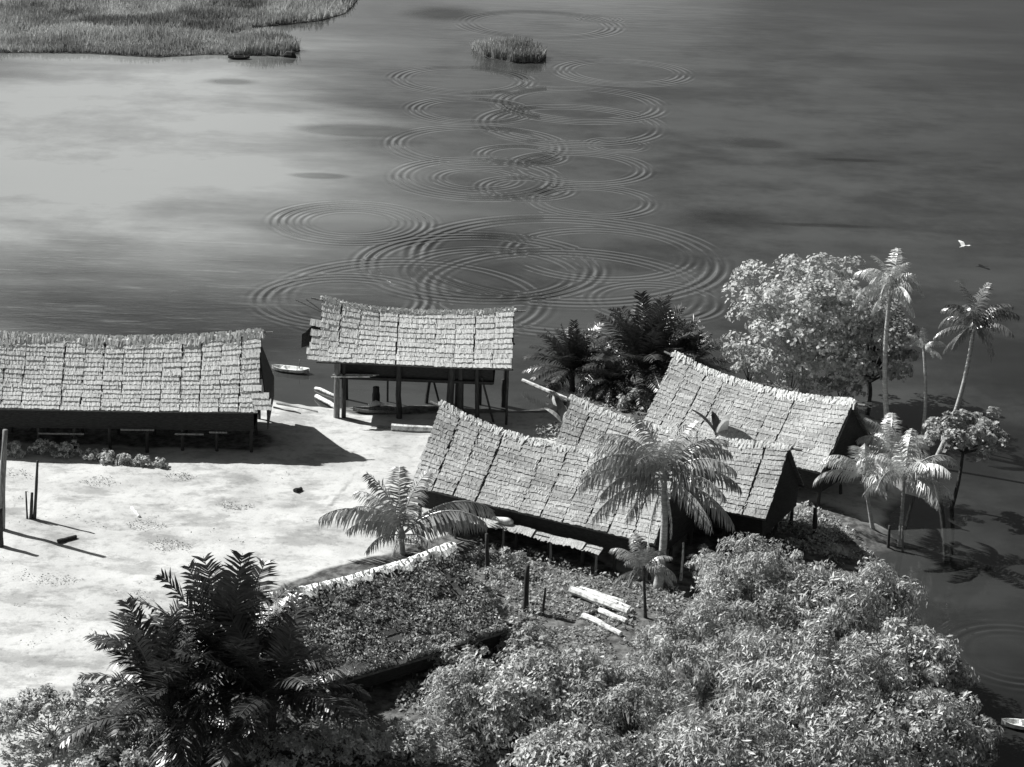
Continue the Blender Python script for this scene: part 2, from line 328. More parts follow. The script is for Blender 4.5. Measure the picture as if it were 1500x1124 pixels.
hh = math_n(nt, 'MULTIPLY', math_n(nt, 'MULTIPLY', hsum, ramp(noise(0.11, 3, .6), .34, .6, .4, 1.25)), 0.062)
hh = math_n(nt, 'ADD', hh, math_n(nt, 'MULTIPLY', wn1, 0.010))
hh = math_n(nt, 'ADD', hh, math_n(nt, 'MULTIPLY', math_n(nt, 'MULTIPLY', chop, math_n(nt, 'ADD', streak, math_n(nt, 'MULTIPLY', wn4, .5))), 0.05))
b = N(nt, 'ShaderNodeBump', ins={'Strength': 1.0, 'Distance': 1.0}); nt.links.new(hh, b.inputs['Height']); nt.links.new(b.outputs[0], p.inputs['Normal'])
o = part('water', wb, m); o['kind'] = 'structure'

# ---------------------------------------------------------------- thatched houses
def panel_mesh(wd_, ht, mt, seed, ragged=0.035):
    r = np.random.default_rng(seed); n = 12; x = np.linspace(-wd_ / 2, wd_ / 2, n + 1)
    bot = -ht * 0.5 - 0.05 + r.uniform(-ragged, ragged, n + 1); lift = 0.042 + r.uniform(-.012, .012, n + 1)
    V = np.concatenate([np.stack([x, np.full(n + 1, ht * 0.62), np.full(n + 1, 0.0)], 1), np.stack([x, bot, lift], 1), np.stack([x, bot + .02, lift - 0.06], 1)])
    F = [(i, n + 1 + i, n + 2 + i, i + 1) for i in range(n)] + [(n + 1 + i, 2 * n + 2 + i, 2 * n + 3 + i, n + 2 + i) for i in range(n)]
    b = MB(); b.add(V, F); return b.mesh('thatch_panel', mt)
def post_mb(x, y, z0, z1, rad=0.11, lean=(0, 0), n=7):
    b = MB(); k = 5; t = np.linspace(0, 1, k)
    wob = np.random.default_rng(int(abs(x * 31 + y * 17 + z1 * 7) * 10) % 9999).normal(0, .025, (k, 2)); wob[0] = 0
    b.tube(np.stack([x + lean[0] * t + wob[:, 0], y + lean[1] * t + wob[:, 1], z0 + (z1 - z0) * t], 1), rad * np.linspace(1.1, .9, k), n); return b
def house(name, label, cx, cy, yaw, L, w, ze, zr, cols, rows, mt, sag=0.8, raise_l=0.0, raise_r=0.0, floor=1.4, wall=True, cap=True, cap_w=0.65, gap=0.05, seed=0, wall_h=None, gable_out=(0.0, 0.0),
          post_r=0.11, posts=True, cmat=None, jit=1.0, inset=0.35, stain=.33, extra=(), straw=11, smat=None, capd=30):
    r = np.random.default_rng(seed); ya = R(yaw)
    g0 = max(gz(cx, cy), 0.0)
    T = thing(name, label, 'house', (cx, cy, g0), ya)
    ze -= g0; zr -= g0
    ca, sa = math.cos(ya), math.sin(ya)
    def lg(x, y): return gz(cx + x * ca - y * sa, cy + x * sa + y * ca) - g0
    def ridge(s): return zr - sag * 4 * s * (1 - s) + raise_l * max(0, 1 - s / .3) ** 2 + raise_r * max(0, 1 - (1 - s) / .3) ** 2
    wav = r.normal(0, 1, 6)
    def P(s, t, side=1):
        zz = ze + (ridge(s) - ze) * t - 0.10 * math.sin(math.pi * t) + 0.03 * math.sin(7 * s + wav[0]) * (1 - t)
        return np.array([-L / 2 + L * s, w * t if side == 1 else 2 * w - w * t, zz])
    meshes = [panel_mesh(L / cols * (1.0 - gap * (0, .4, .8, 1, 1.8, .6)[k]), math.hypot(w, zr - ze) / rows, mt, seed * 10 + k) for k in range(6)]
    stained = [panel_mesh(L / cols * (1 - gap), math.hypot(w, zr - ze) / rows, M_thatch_stain if mt.name != 'thatch_mossy' else mt, seed * 10 + k) for k in range(4)]
    pt = vnoise(np.stack(np.meshgrid(np.arange(cols) + .3, np.arange(rows) * .5 + .2), -1).reshape(-1, 2), 2.2, seed + 40).reshape(rows, cols)
    back = MB()
    coljit = r.normal(0, 0.025, cols); collift = r.uniform(0, 0.03, cols)
    for side in (1, 2):
        for c in range(cols):
            for q in range(rows):
                s, t = (c + .5) / cols, (q + .5) / rows
                p0 = P(s, t, side); tx = P(s + .02, t, side) - P(s - .02, t, side); ty = P(s, min(t + .05, 1), side) - P(s, t - .05, side)
                tx /= np.linalg.norm(tx)
                if side == 2: tx = -tx
                tz = np.cross(tx, ty); tz /= np.linalg.norm(tz); ty = np.cross(tz, tx)
                p0 = p0 + tz * (0.03 + collift[c] + 0.03 * r.random()) + tx * (coljit[c] * jit + r.normal(0, .022)) + ty * (r.normal(0, .018) * jit)
                mw = Matrix(((tx[0], ty[0], tz[0], p0[0]), (tx[1], ty[1], tz[1], p0[1]), (tx[2], ty[2], tz[2], p0[2]), (0, 0, 0, 1))) @ Matrix.Rotation(r.normal(0, .012) * jit, 4, 'Z') @ Matrix.Rotation(r.normal(0, .02), 4, 'X')
                me_ = meshes[r.integers(6)] if pt[q, c] + r.normal(0, .3) < stain else stained[r.integers(4)]
                if side == 1:
                    o = link('thatch_panel', me_, T); o.matrix_local = mw
                else:
                    V = np.array([(mw @ v.co)[:] for v in me_.vertices]); back.add(V, [tuple(f.vertices) for f in me_.polygons])
    for (es, et) in extra:
        p0 = P(es, et); tx = P(es + .02, et) - P(es - .02, et); ty = P(es, et + .05) - P(es, et - .05); tx /= np.linalg.norm(tx); tz = np.cross(tx, ty); tz /= np.linalg.norm(tz); ty = np.cross(tz, tx); p0 = p0 + tz * .09
        o = link('thatch_panel', meshes[r.integers(6)], T); o.matrix_local = Matrix(((tx[0], ty[0], tz[0], p0[0]), (tx[1], ty[1], tz[1], p0[1]), (tx[2], ty[2], tz[2], p0[2]), (0, 0, 0, 1))) @ Matrix.Rotation(r.normal(0, .07), 4, 'Z')
    o = part('back_slope_thatch', back, mt, T); o['kind'] = 'stuff'
    # dense underlayer of both slopes, with real thickness
    u = MB(); k = 24
    for side in (1, 2):
        V = []; 
        for i in range(k + 1):
            for t in (0.0, 0.33, 0.66, 1.0):
                q = P(i / k, t, side); V += [q + [0, 0, -0.02], q + [0, 0, -0.14]]
        F = []
        for i in range(k):
            for j in range(3):
                a_ = (i * 4 + j) * 2; b_ = ((i + 1) * 4 + j) * 2
                F += [(a_, b_, b_ + 2, a_ + 2), (a_ + 1, a_ + 3, b_ + 3, b_ + 1)]
            a_ = i * 8; b_ = (i + 1) * 8; F += [(a_, a_ + 1, b_ + 1, b_)]
        for i in (0, k):
            for j in range(3): a_ = (i * 4 + j) * 2; F += [(a_, a_ + 2, a_ + 3, a_ + 1)]
        u.add(V, F)
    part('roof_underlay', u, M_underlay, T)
    # loose straw lying over the courses, and draped along the ridge
    ns = int(L * w * straw); SV = []; ST = []
    for _ in range(ns):
        s = r.random(); t = r.random() ** .9 * .99; p0 = P(s, t); ty = P(s, min(t + .03, 1)) - P(s, t - .03); ty /= np.linalg.norm(ty); nz_ = np.array([0, -ty[2], ty[1]])
        a_ = r.normal(0, .3); d_ = ty * math.cos(a_) + np.array([1, 0, 0]) * math.sin(a_); l_ = r.uniform(.10, .26); q_ = np.cross(nz_, d_) * r.uniform(.012, .028); o_ = p0 + nz_ * (collift[min(int(s * cols), cols - 1)] + .085)
        SV += [o_ + d_ * l_ * .5 - q_, o_ + d_ * l_ * .5 + q_, o_ - d_ * l_ * .5 + q_ + nz_ * .03, o_ - d_ * l_ * .5 - q_ + nz_ * .03]; ST += [min(max(r.normal(.55, .3), 0), 1)] * 4
    n0 = len(SV)
    for _ in range(int(L * capd) if cap else 0):
        s = r.random(); sd = 1 if r.random() < .75 else -1; zr_ = ridge(s); sl_ = (zr_ - ze) / w; x_ = -L / 2 + L * s; l_ = cap_w * r.uniform(.2, 1.0) * (.75 + .4 * math.sin(s * 13 + wav[3]) * math.sin(s * 31 + wav[4])); a_ = r.normal(0, .5); w_ = r.uniform(.02, .07); h_ = r.uniform(.15, .3)
        for k_ in range(2):
            y0, y1 = l_ * k_ * .36, l_ * (k_ + 1) * .36
            SV += [(x_ - w_ + a_ * y0, w - sd * y0, zr_ + h_ - y0 * sl_), (x_ + w_ + a_ * y0, w - sd * y0, zr_ + h_ - y0 * sl_), (x_ + w_ + a_ * y1, w - sd * y1, zr_ + h_ * (1 - .3 * (k_ + 1)) + .02 - y1 * sl_), (x_ - w_ + a_ * y1, w - sd * y1, zr_ + h_ * (1 - .3 * (k_ + 1)) + .02 - y1 * sl_)]; ST += [min(max(r.normal(.8, .25), 0), 1)] * 4
    SV = np.array([np.array(q_, float) for q_ in SV]); ST = np.array(ST)
    for nm_, a_, b_, m_ in (('loose_straw', 0, n0, smat or (M_straw_pale if mt == M_thatch_pale else M_straw_old)), ('ridge_straw', n0, len(SV), M_straw_pale)):
        i_ = np.arange((b_ - a_) // 4) * 4
        if len(i_): o = link(nm_, fast_mesh(nm_, SV[a_:b_], np.stack([i_, i_ + 1, i_ + 2, i_ + 3], 1), ST[a_:b_], m_), T); o['kind'] = 'stuff'
    if cap:
        cb = MB(); n = int(L / 0.08); V = []
        for i in range(n + 1):
            s = -0.01 + 1.02 * i / n; sc_ = min(max(s, 0), 1); top = ridge(sc_) + 0.13 + r.normal(0, .015)
            sl_ = (ridge(sc_) - ze) / w; x = -L / 2 + L * s
            la = cap_w * .75 * (0.7 + 0.3 * r.random()) * (0.75 + 0.5 * math.sin(s * 17 + wav[1]) * math.sin(s * 41 + wav[2])); lb = cap_w * (0.8 + 0.4 * r.random())
            for (dy, ex) in ((-la, .03), (-la * .5, .08), (-.07, 0.06), (.07, 0.06), (lb * .5, .12), (lb, .05)):
                yy = dy * .72; V.append((x + r.normal(0, .015), w + yy, top - abs(yy) * sl_ + (ex if abs(dy) > .1 else 0) + r.normal(0, .012)))
            V.append((x, w, top - .35))
        F = []
        for i in range(n):
            a_, b_ = i * 7, (i + 1) * 7
            F += [(a_ + j, b_ + j, b_ + j + 1, a_ + j + 1) for j in range(5)]
            F += [(a_, a_ + 6, b_ + 6, b_), (a_ + 5, b_ + 5, b_ + 6, a_ + 6)]
        F += [tuple(range(7)), tuple(range(n * 7 + 6, n * 7 - 1, -1))]
        cb.add(V, F); part('ridge_cap', cb, cmat or M_cap, T)
    # ridge pole and eave poles
    pb = MB(); pb.tube([(-L / 2 + L * s - (1.0 if s == 0 else 0) * .8 + (.8 if s == 1 else 0), w, ridge(s) - .05) for s in np.linspace(0, 1, 9)], 0.07, 6); part('ridge_pole', pb, M_post, T)
    for y_ in (0.12, 2 * w - 0.12):
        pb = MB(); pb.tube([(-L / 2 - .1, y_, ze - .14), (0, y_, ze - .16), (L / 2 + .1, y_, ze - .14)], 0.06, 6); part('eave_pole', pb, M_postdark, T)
    # gable ends
    wb_ = wall_h if wall_h is not None else floor
    for e, out_ in ((-1, gable_out[0]), (1, gable_out[1])):
        gb = MB(); xx = e * (L / 2 - 0.25); s = 0.5 + 0.5 * e
        zt = ridge(s) - .15
        pts = [(xx, w, zt), (xx + e * out_, 0.15, ze - .02), (xx + e * out_, 2 * w - .15, ze - .02)]
        lo = [(xx + e * out_ * 1.0, inset, wb_), (xx + e * out_, 2 * w - inset, wb_)] if wall else []
        if wall: V = [pts[0], pts[1], lo[0], lo[1], pts[2]]
        else: V = pts
        V2 = [(a_ - e * .08, b_, c_) for a_, b_, c_ in V]; nn = len(V)
        gb.add(V + V2, [tuple(range(nn)), tuple(range(2 * nn - 1, nn - 1, -1))] + [(i, (i + 1) % nn, nn + (i + 1) % nn, nn + i) for i in range(nn)])
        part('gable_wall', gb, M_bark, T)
    if wall:
        for y_ in (inset, 2 * w - inset):
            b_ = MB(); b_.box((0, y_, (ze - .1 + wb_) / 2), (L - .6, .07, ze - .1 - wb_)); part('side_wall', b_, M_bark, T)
    if floor:
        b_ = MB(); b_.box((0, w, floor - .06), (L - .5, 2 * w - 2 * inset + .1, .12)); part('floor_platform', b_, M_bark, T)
    if posts:
        n = max(3, int(L / 2.3))
        for i in range(n + 1):
            for y_ in (inset + .12, w, 2 * w - inset - .12):
                x = -L / 2 + .4 + (L - .8) * i / n + r.normal(0, .08)
                pz = min(lg(x, y_), 0.2) - .4
                if y_ == w and not floor: continue
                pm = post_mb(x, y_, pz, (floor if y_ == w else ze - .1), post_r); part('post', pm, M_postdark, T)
    return T, P

A, PA = house('thatched_longhouse', 'long stilt house with pale sagging thatched roof at left edge of the sandy clearing', -27.6, 128.72, 3.3, 21.9, 3.57, 3.6, 7.86, 17, 16, M_thatch_pale, sag=0.55, raise_r=.15, floor=1.75, seed=1, gable_out=(0, .9), cap_w=0.95, stain=.9, extra=[(1.015, .05), (1.01, .12), (1.005, .2), (.98, .3)])
S, PS = house('thatched_shed', 'open sided thatched shed on tall posts at the water edge beside the rings', -6.75, 136.6, -0.7, 13.4, 2.95, 4.75, 8.05, 10, 11, M_thatch_pale, sag=0.45, raise_l=0.35, floor=0, wall=False, seed=2, gap=.045, stain=9, extra=[(-.005, .06), (-.012, .15), (0, .25), (.005, .33), (.06, .05), (.12, .12), (.1, .2), (.0, .45), (-.005, .6)], posts=False, cap_w=.4, cmat=M_thatch_pale)
B, PB = house('thatched_longhouse', 'thatched longhouse with sagging ridge behind the large drooping coconut palm, nearest of three in echelon', 1.34, 114.75, -27.5, 16.3, 3.42, 3.2, 7.25, 11, 18, M_thatch_old, sag=0.95, raise_l=.25, floor=1.3, seed=3, cap_w=.5)
C_, PC = house('thatched_longhouse', 'middle thatched longhouse with its ridge half hidden by palm fronds and black gable', 8.84, 118.56, -27.1, 14.7, 3.27, 3.2, 6.77, 10, 16, M_thatch_old, sag=0.65, raise_l=.2, floor=1.3, seed=4, cap_w=.5)
D_, PD = house('thatched_longhouse', 'rearmost big thatched house with steep roof beside the pale leafy tree', 14.30, 126.85, -35.4, 13.5, 3.53, 3.2, 7.02, 10, 17, M_thatch_old, sag=0.7, raise_l=.2, floor=1.3, seed=5)
F_, PF = house('overgrown_house', 'low old house with weed covered dark thatch and white straw ridge behind the dark palms', -4.28, 97.98, 38.0, 11.4, 5.2, 2.0, 5.0, 8, 12, M_thatch_moss, sag=0.3, floor=0.5, seed=6, jit=1.8, cap_w=1.15, cmat=M_cap_white, raise_r=.1, straw=5, capd=9)

for (x, z, l_) in [(8.3, 2.0 - 0.5, 1.2), (6.4, 1.35, 1.9), (-2.0, 1.25, 3.0), (3.0, 1.6, 2.2)]:
    b_ = MB(); b_.box((x, .26, z), (l_, .06, .12)); part('batten', b_, M_post, A)
# shed posts, platform and braces (the open frame one looks through)
SL = lambda x, y: gz(-6.75 + x, 136.6 + y)
sg = max(gz(-6.75, 136.6), 0)
def lx(px): return at(px, 600, .3)[0] + 6.75
for (px, y_, lean, rad, mt) in [(497, .35, 0, .16, M_post), (507, .5, 0, .12, M_postdark), (500, 5.5, 0, .11, M_postdark), (563, 5.4, 0, .06, M_postdark), (588, .5, -.1, .15, M_postdark), (620, 5.4, .5, .1, M_postdark), (660, .6, 0.1, .2, M_postdark),
                                (668, 2.9, .15, .13, M_postdark), (676, .7, -.1, .17, M_postdark), (701, .5, -.15, .12, M_postdark), (742, .4, 0, .07, M_postdark), (655, 5.5, 0, .13, M_postdark), (700, 5.5, 0, .11, M_postdark), (737, 5.5, 0, .11, M_postdark)]:
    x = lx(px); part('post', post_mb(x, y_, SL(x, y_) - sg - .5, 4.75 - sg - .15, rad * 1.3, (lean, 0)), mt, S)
for (pa, pb_, y_, z0, z1) in [(725, 705, .6, .0, 3.2), (640, 620, 5.0, 0, 3.4)]:
    b_ = MB(); b_.tube([(lx(pa), y_, z0 - .3), (lx(pb_), y_, z1)], .08, 6); part('brace', b_, M_postdark, S)
b_ = MB(); b_.box((-.1, 2.95, 3.25 - sg + .2), (11.2, 5.0, .16)); part('floor_platform', b_, M_bark, S)
b_ = MB(); b_.box((0.1, .7, 3.6 - sg + .25), (10.6, .07, 1.2)); part('side_wall', b_, M_bark, S)
for i in range(6):
    b_ = MB(); b_.tube([(-5.8 + .05 * i, .1 + .16 * i, 3.35 - sg + .25 + .02 * i), (-3.1 + .2 * i, .15 + .16 * i, 3.4 - sg + .3)], .05, 5); part('pole', b_, M_log if i % 2 == 0 else M_post, S)
for (a0, a1) in [((-6.1, 2.9, 7.1), (-8.6, 2.6, 8.3)), ((-6.2, 3.1, 7.0), (-7.9, 3.4, 8.1))]:
    b_ = MB(); b_.tube([np.array(a0) - [0, 0, sg], np.array(a1) - [0, 0, sg]], .05, 5); part('ridge_stick', b_, M_post, S)
# dark thatch flap hanging at the shed's left gable
fl = MB(); q = np.linspace(0, 1, 9); rf = np.random.default_rng(3)
V = []
for i, t in enumerate(q):
    V += [(-6.4 - 1.9 * t, 5.9 - 1.6 * t + .0, 5.2 + 1.5 * (1 - t) - sg + rf.normal(0, .06)), (-6.4 - 2.0 * t, 5.9 - 1.2 * t, 4.1 + .5 * (1 - t) - sg + rf.normal(0, .12)), (-6.4 - 1.95 * t, 6.15 - 1.4 * t, 4.6 + .9 * (1 - t) - sg)]
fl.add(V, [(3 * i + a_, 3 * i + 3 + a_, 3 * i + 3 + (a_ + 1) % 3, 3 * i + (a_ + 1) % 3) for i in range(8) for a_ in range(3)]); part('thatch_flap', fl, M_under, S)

# awning of short thatch under the near longhouse's front eave, and its props
am = [panel_mesh(1.15, .5, M_thatch_old, 900 + k, .09) for k in range(4)]
gB = max(gz(1.34, 114.75), 0)
for i in range(9):
    o = link('awning_panel', am[i % 4], B); x = -4.6 + i * 1.12
    o.matrix_local = Matrix.Translation((x, -.35 + random.uniform(-.05, .05), 2.15 - gB + random.uniform(-.05, .05))) @ Matrix.Rotation(R(28 + random.uniform(-4, 4)), 4, 'X') @ Matrix.Rotation(random.uniform(-.06, .06), 4, 'Z')
b_ = MB(); b_.tube([(-5.3, -.3, 2.1 - gB), (4.9, -.3, 2.1 - gB)], .06, 6); part('awning_pole', b_, M_postdark, B)
for x in (-4.9, -1.6, 1.6, 4.6): part('post', post_mb(x, -.3, -.5, 2.1 - gB, .08), M_post, B)

# ---------------------------------------------------------------- foliage
def leaves(b, C, Nrm, size, r, aspect=0.42, tone=None, fold=0.25, upright=0.0):
    """one folded leaf (two triangles) per point"""
    n = len(C); D = r.normal(0, 1, (n, 3)) + Nrm * 0.3 + [0, 0, upright]; D -= Nrm * (D * Nrm).sum(1)[:, None] * 0.75; D /= np.linalg.norm(D, axis=1)[:, None]
    Sd = np.cross(D, Nrm); Sd /= np.linalg.norm(Sd, axis=1)[:, None] + 1e-9; Up = np.cross(Sd, D)
    sz = size * r.uniform(.6, 1.3, n)[:, None]
    a = C - D * sz * .5; c = C + D * sz * .5; l = C + Sd * sz * aspect * .5 + Up * sz * fold * .3; q = C - Sd * sz * aspect * .5 + Up * sz * fold * .3
    V = np.stack([a, l, c, q], 1).reshape(-1, 3); i = np.arange(n) * 4
    F = np.concatenate([np.stack([i, i + 1, i + 2], 1), np.stack([i, i + 2, i + 3], 1)])
    return V, F, np.repeat(tone if tone is not None else r.random(n), 4)
def norm(v): return v / (np.linalg.norm(v, axis=-1, keepdims=True) + 1e-9)
def crown_pts(r, nc, per, rad, csize, shell=(.45, 1.0), squash=1.0, up=0.5, low=-.35):
    """clumps scattered through an uneven ellipsoid"""
    d = norm(r.normal(0, 1, (nc, 3))); d[:, 2] = np.where(d[:, 2] < low, -d[:, 2] * .6, d[:, 2])
    lump = 1 + .22 * np.sin(3.1 * d[:, 0] + r.random() * 6) * np.cos(2.7 * d[:, 1] + r.random() * 6) + r.normal(0, .08, nc)
    cc = d * np.minimum(r.uniform(shell[0], shell[1], nc) ** .6 * lump, 1.08)[:, None] * rad
    cs = csize * r.uniform(.6, 1.3, nc); ct = r.normal(0, .16, nc)
    e = norm(r.normal(0, 1, (nc, per, 3))); rr = r.uniform(.35, 1, (nc, per, 1)) ** .5
    e[..., 2] = np.where(e[..., 2] < -.4, -e[..., 2], e[..., 2])
    C = cc[:, None] + e * rr * cs[:, None, None] * [1, 1, .95]
    Nn = norm(e + d[:, None] * .5 + [0, 0, up] + r.normal(0, .6, e.shape))
    tn = np.clip(.45 + ct[:, None] + r.normal(0, .2, (nc, per)), 0, 1)
    return C.reshape(-1, 3), Nn.reshape(-1, 3), tn.ravel(), cc
def tree(name, label, cat, base, cz, rad, nc, per, csize, leaf, mt, tmt, seed, trunk_r=.18, aspect=.42, limbs=14, shell=(.45, 1.), group=None, crown_off=(0, 0), up=.5, low=-.35, upright=0.0):
    r = np.random.default_rng(seed); base = np.array([base[0], base[1], max(gz(base[0], base[1]), -.1)])
    T = thing(name, label, cat, base, 0, group)
    ctr = np.array([crown_off[0], crown_off[1], cz - base[2]]); rad = np.array(rad, float)
    C, Nn, tn, cc = crown_pts(r, nc, per, rad, csize, shell, up=up, low=low)
    keep = (C + ctr)[:, 2] > .05
    V, F, t = leaves(None, (C + ctr)[keep], Nn[keep], leaf, r, aspect, tn[keep], upright=upright)
    link('crown', fast_mesh('crown', V, F, t, mt), T)
    tb = MB(); fork = ctr * [.6, .6, 1] - [0, 0, rad[2] * .75]; fork[2] = max(fork[2], .4)
    s = np.linspace(0, 1, 5); bow = r.normal(0, .12, 2)
    tb.tube(np.stack([fork[0] * s + bow[0] * np.sin(3 * s), fork[1] * s + bow[1] * np.sin(3 * s), -.3 + (fork[2] + .3) * s], 1), trunk_r * np.linspace(1.25, .8, 5), 7)
    f0 = np.array([fork[0] + bow[0] * math.sin(3), fork[1] + bow[1] * math.sin(3), fork[2]])
    for k in r.choice(len(cc), min(limbs, len(cc)), replace=False):
        e = cc[k] * .92 + ctr; mid = f0 * .5 + e * .5 + r.normal(0, .06, 3) * rad; mid[2] += .1 * rad[2]
        s = np.linspace(0, 1, 6)[:, None]; Q = f0 * (1 - s) ** 2 + 2 * mid * s * (1 - s) + e * s ** 2
        tb.tube(Q, trunk_r * np.linspace(.6, .12, 6), 5)
    part('trunk', tb, tmt, T)
    return T
def tree_px(name, label, cat, u, v, cz, rad, *a, off=(0, 0), **k):
    c = at(u, v, cz); return tree(name, label, cat, (c[0] - off[0], c[1] - off[1]), cz, rad, *a, crown_off=off, **k)

# pale airy tree behind the rear house
tree_px('leafy_tree', 'tall airy tree with pale sunlit leaves and visible limbs behind the rear house', 'tree', 1184, 474, 6.5, (5.7, 4.6, 5.1), 175, 74, .95, .33, M_leaf_pale, M_trunk, 11, trunk_r=.28, aspect=.75, limbs=60, shell=(.2, 1.05), low=-.75)
tree_px('leafy_tree', 'darker leafy tree half hidden behind the pale tree and left coconut palm', 'tree', 1278, 505, 4.4, (3.6, 3.4, 3.9), 90, 60, .8, .32, M_leaf, M_trunkdark, 12, trunk_r=.2, aspect=.75, limbs=20, shell=(.3, 1.), low=-.8)
tree('leafy_tree', 'small round-leaved tree on a thin dark trunk standing in the water at right', 'tree', gat(1392, 745), 5.0, (2.7, 2.2, 1.6), 90, 40, .42, .30, M_leaf, M_trunkdark, 13, trunk_r=.12, aspect=.75, limbs=18, crown_off=(.7, .2))
# foreground canopy
FG = [('broad leafy tree whose top reaches towards the middle house gable', 1105, 880, 4.2, (3.9, 3.6, 2.6)),
      ('leafy tree at the top right shoulder of the foreground canopy beside the water', 1235, 905, 4.0, (3.6, 3.4, 2.6)),
      ('leafy tree leaning over the dark water at the right end of the canopy', 1325, 1000, 3.4, (3.2, 3.2, 2.6)),
      ('lush tree left of the middle of the foreground canopy, right of the log pile', 1035, 975, 3.4, (3.6, 3.2, 2.4)),
      ('large dense tree in the heart of the foreground canopy', 1180, 1020, 4.2, (4.2, 3.8, 2.8)),
      ('shaded tree at the bottom right corner of the canopy beside the pale canoe', 1345, 1100, 3.0, (3.3, 3.2, 2.6)),
      ('bushy tree below the log pile clearing', 925, 1045, 2.6, (3.2, 3.0, 1.9)),
      ('bushy tree at the bottom edge below the heart of the canopy', 1080, 1115, 3.2, (4.0, 3.0, 2.2)),
      ('low spreading tree at the bottom centre below the dark shadowed shrub', 800, 1030, 2.6, (3.6, 2.9, 2.2)),
      ('low bushy tree just right of the overgrown house eave', 700, 1035, 2.3, (2.8, 2.5, 2.0)),
      ('bushy tree at the bottom edge, second cluster right of centre', 1230, 1130, 3.2, (3.6, 3.0, 2.4)),
      ('low bushy tree filling the bottom edge at centre', 860, 1135, 2.2, (3.6, 2.6, 1.8))]
for i, (lab, u, v, cz, rad) in enumerate(FG):
    nc = int((12, 9, 13)[i % 3] * rad[0] * rad[1]); tree_px('leafy_tree', lab, 'tree', u, v, cz, rad, nc, 96, (.7, .95, .75)[i % 3], (.27, .36, .31)[i % 3], (M_leaf, M_leaf_b, M_leaf_b)[(i * 2) % 3], M_post, 30 + i, trunk_r=.16, aspect=(.36, .28, .42)[i % 3], limbs=26, shell=(.5, 1.05), group='leafy trees of the foreground canopy', up=.2, upright=1.1)
SH = [('light leafy bush at the bottom left corner below the sandy clearing', 75, 1065, 1.6, (3.4, 2.6, 1.9), M_leaf),
      ('leafy bush at the bottom edge left of the dark palms', 185, 1110, 1.2, (2.6, 2.0, 1.6), M_leaf),
      ('pale leafy bush at the bottom edge below the dark palms', 425, 1112, 1.1, (1.8, 1.5, 1.1), M_leaf_pale),
      ('pale round bush at the bottom edge just left of the low eave', 515, 1095, 1.2, (1.9, 1.6, 1.3), M_leaf_pale),
      ('bush at the bottom edge under the black eave shadow', 600, 1095, 1.3, (1.9, 1.8, 1.4), M_leaf),
      ('ragged shrub growing against the weedy roof', 705, 893, 1.7, (2.4, 2.0, 1.9), M_leaf),
      ('bushy shrub between the weedy roof and the log pile', 765, 945, 1.3, (1.9, 1.6, 1.2), M_leaf),
      ('shrub at the right end of the weedy roof below the leaning stick', 668, 965, 1.3, (2.0, 1.6, 1.3), M_leaf),
      ('bright bush sticking up between the two dark palms and the weedy roof', 415, 935, 1.6, (1.1, 1.0, 1.4), M_leaf_pale),
      ('pale bush under the arching dark fronds left of the weedy roof', 440, 1010, 1.4, (1.6, 1.2, 1.0), M_leaf_pale),
      ('tuft of leaves under the near longhouse behind the dark stake', 752, 830, 1.2, (1.0, .9, 1.0), M_leaf),
      ('leafy bush in front of the palm right of the small coconut palm', 1035, 835, 1.8, (1.5, 1.4, 1.3), M_leaf),
      ('low leafy bush behind the banana plant between the roofs', 905, 645, 1.8, (2.0, 1.5, 1.2), M_leaf_pale),
      ('pale bush under the left side of the tall pale tree', 1098, 545, 1.8, (2.2, 1.5, 1.7), M_leaf_pale),
      ('pale bush round the trunk foot of the tall pale tree', 1160, 560, 1.9, (2.0, 1.5, 1.7), M_leaf_pale),
      ('shaded bush between the tall pale tree and the left coconut palm', 1232, 572, 1.6, (2.2, 1.5, 1.5), M_leaf),
      ('small leafy bush at the foot of the tall middle palm at right', 1350, 655, .9, (.8, .8, .7), M_leaf),
      ('small dark bush at the foot of the tall left palm at right', 1318, 640, .6, (1.1, .8, .7), M_leaf_dark),
      ('low shrub on the shore left of the rear house ridge', 930, 590, 1.0, (1.6, 1.0, .9), M_leaf),
      ('small tree top showing over the longhouse ridge at left', 165, 545, 4.2, (2.0, 1.2, .9), M_leaf_pale)]
for i, (lab, u, v, cz, rad, mt) in enumerate(SH):
    nc = max(10, int(11 * rad[0] * rad[1])); tree_px('shrub', lab, 'bush', u, v, cz, rad, nc, 52, .36, .26, mt, M_postdark, 60 + i, trunk_r=.07, aspect=.45, limbs=8, shell=(.3, 1.05))
# row of pale small bushes along the longhouse
for i, (u, v, s_) in enumerate([(22, 655, .55), (60, 652, .65), (100, 655, .7), (132, 660, .5), (158, 664, .45), (182, 668, .35), (208, 670, .4), (235, 672, .28)]):
    lab = ['dusty bush at the frame edge end of the row before the longhouse', 'second bush from the frame edge in the row before the longhouse', 'largest pale bush in the row before the longhouse', 'pale bush just right of the largest in the row before the longhouse',
           'middling pale bush near the centre of the row before the longhouse', 'small pale tuft third from the shady end of the row', 'small pale tuft next to the last in the row before the longhouse', 'last and smallest pale tuft of the row before the longhouse'][i]
    tree_px('shrub', lab, 'bush', u, v + 8, .75, (s_ * 1.4, s_, s_ * 1.15), 34, 30, .2, .17, M_leaf_pale, M_postdark, 90 + i, trunk_r=.03, aspect=.7, limbs=4, low=-1, shell=(.1, 1.15), group='bushes along the left longhouse')

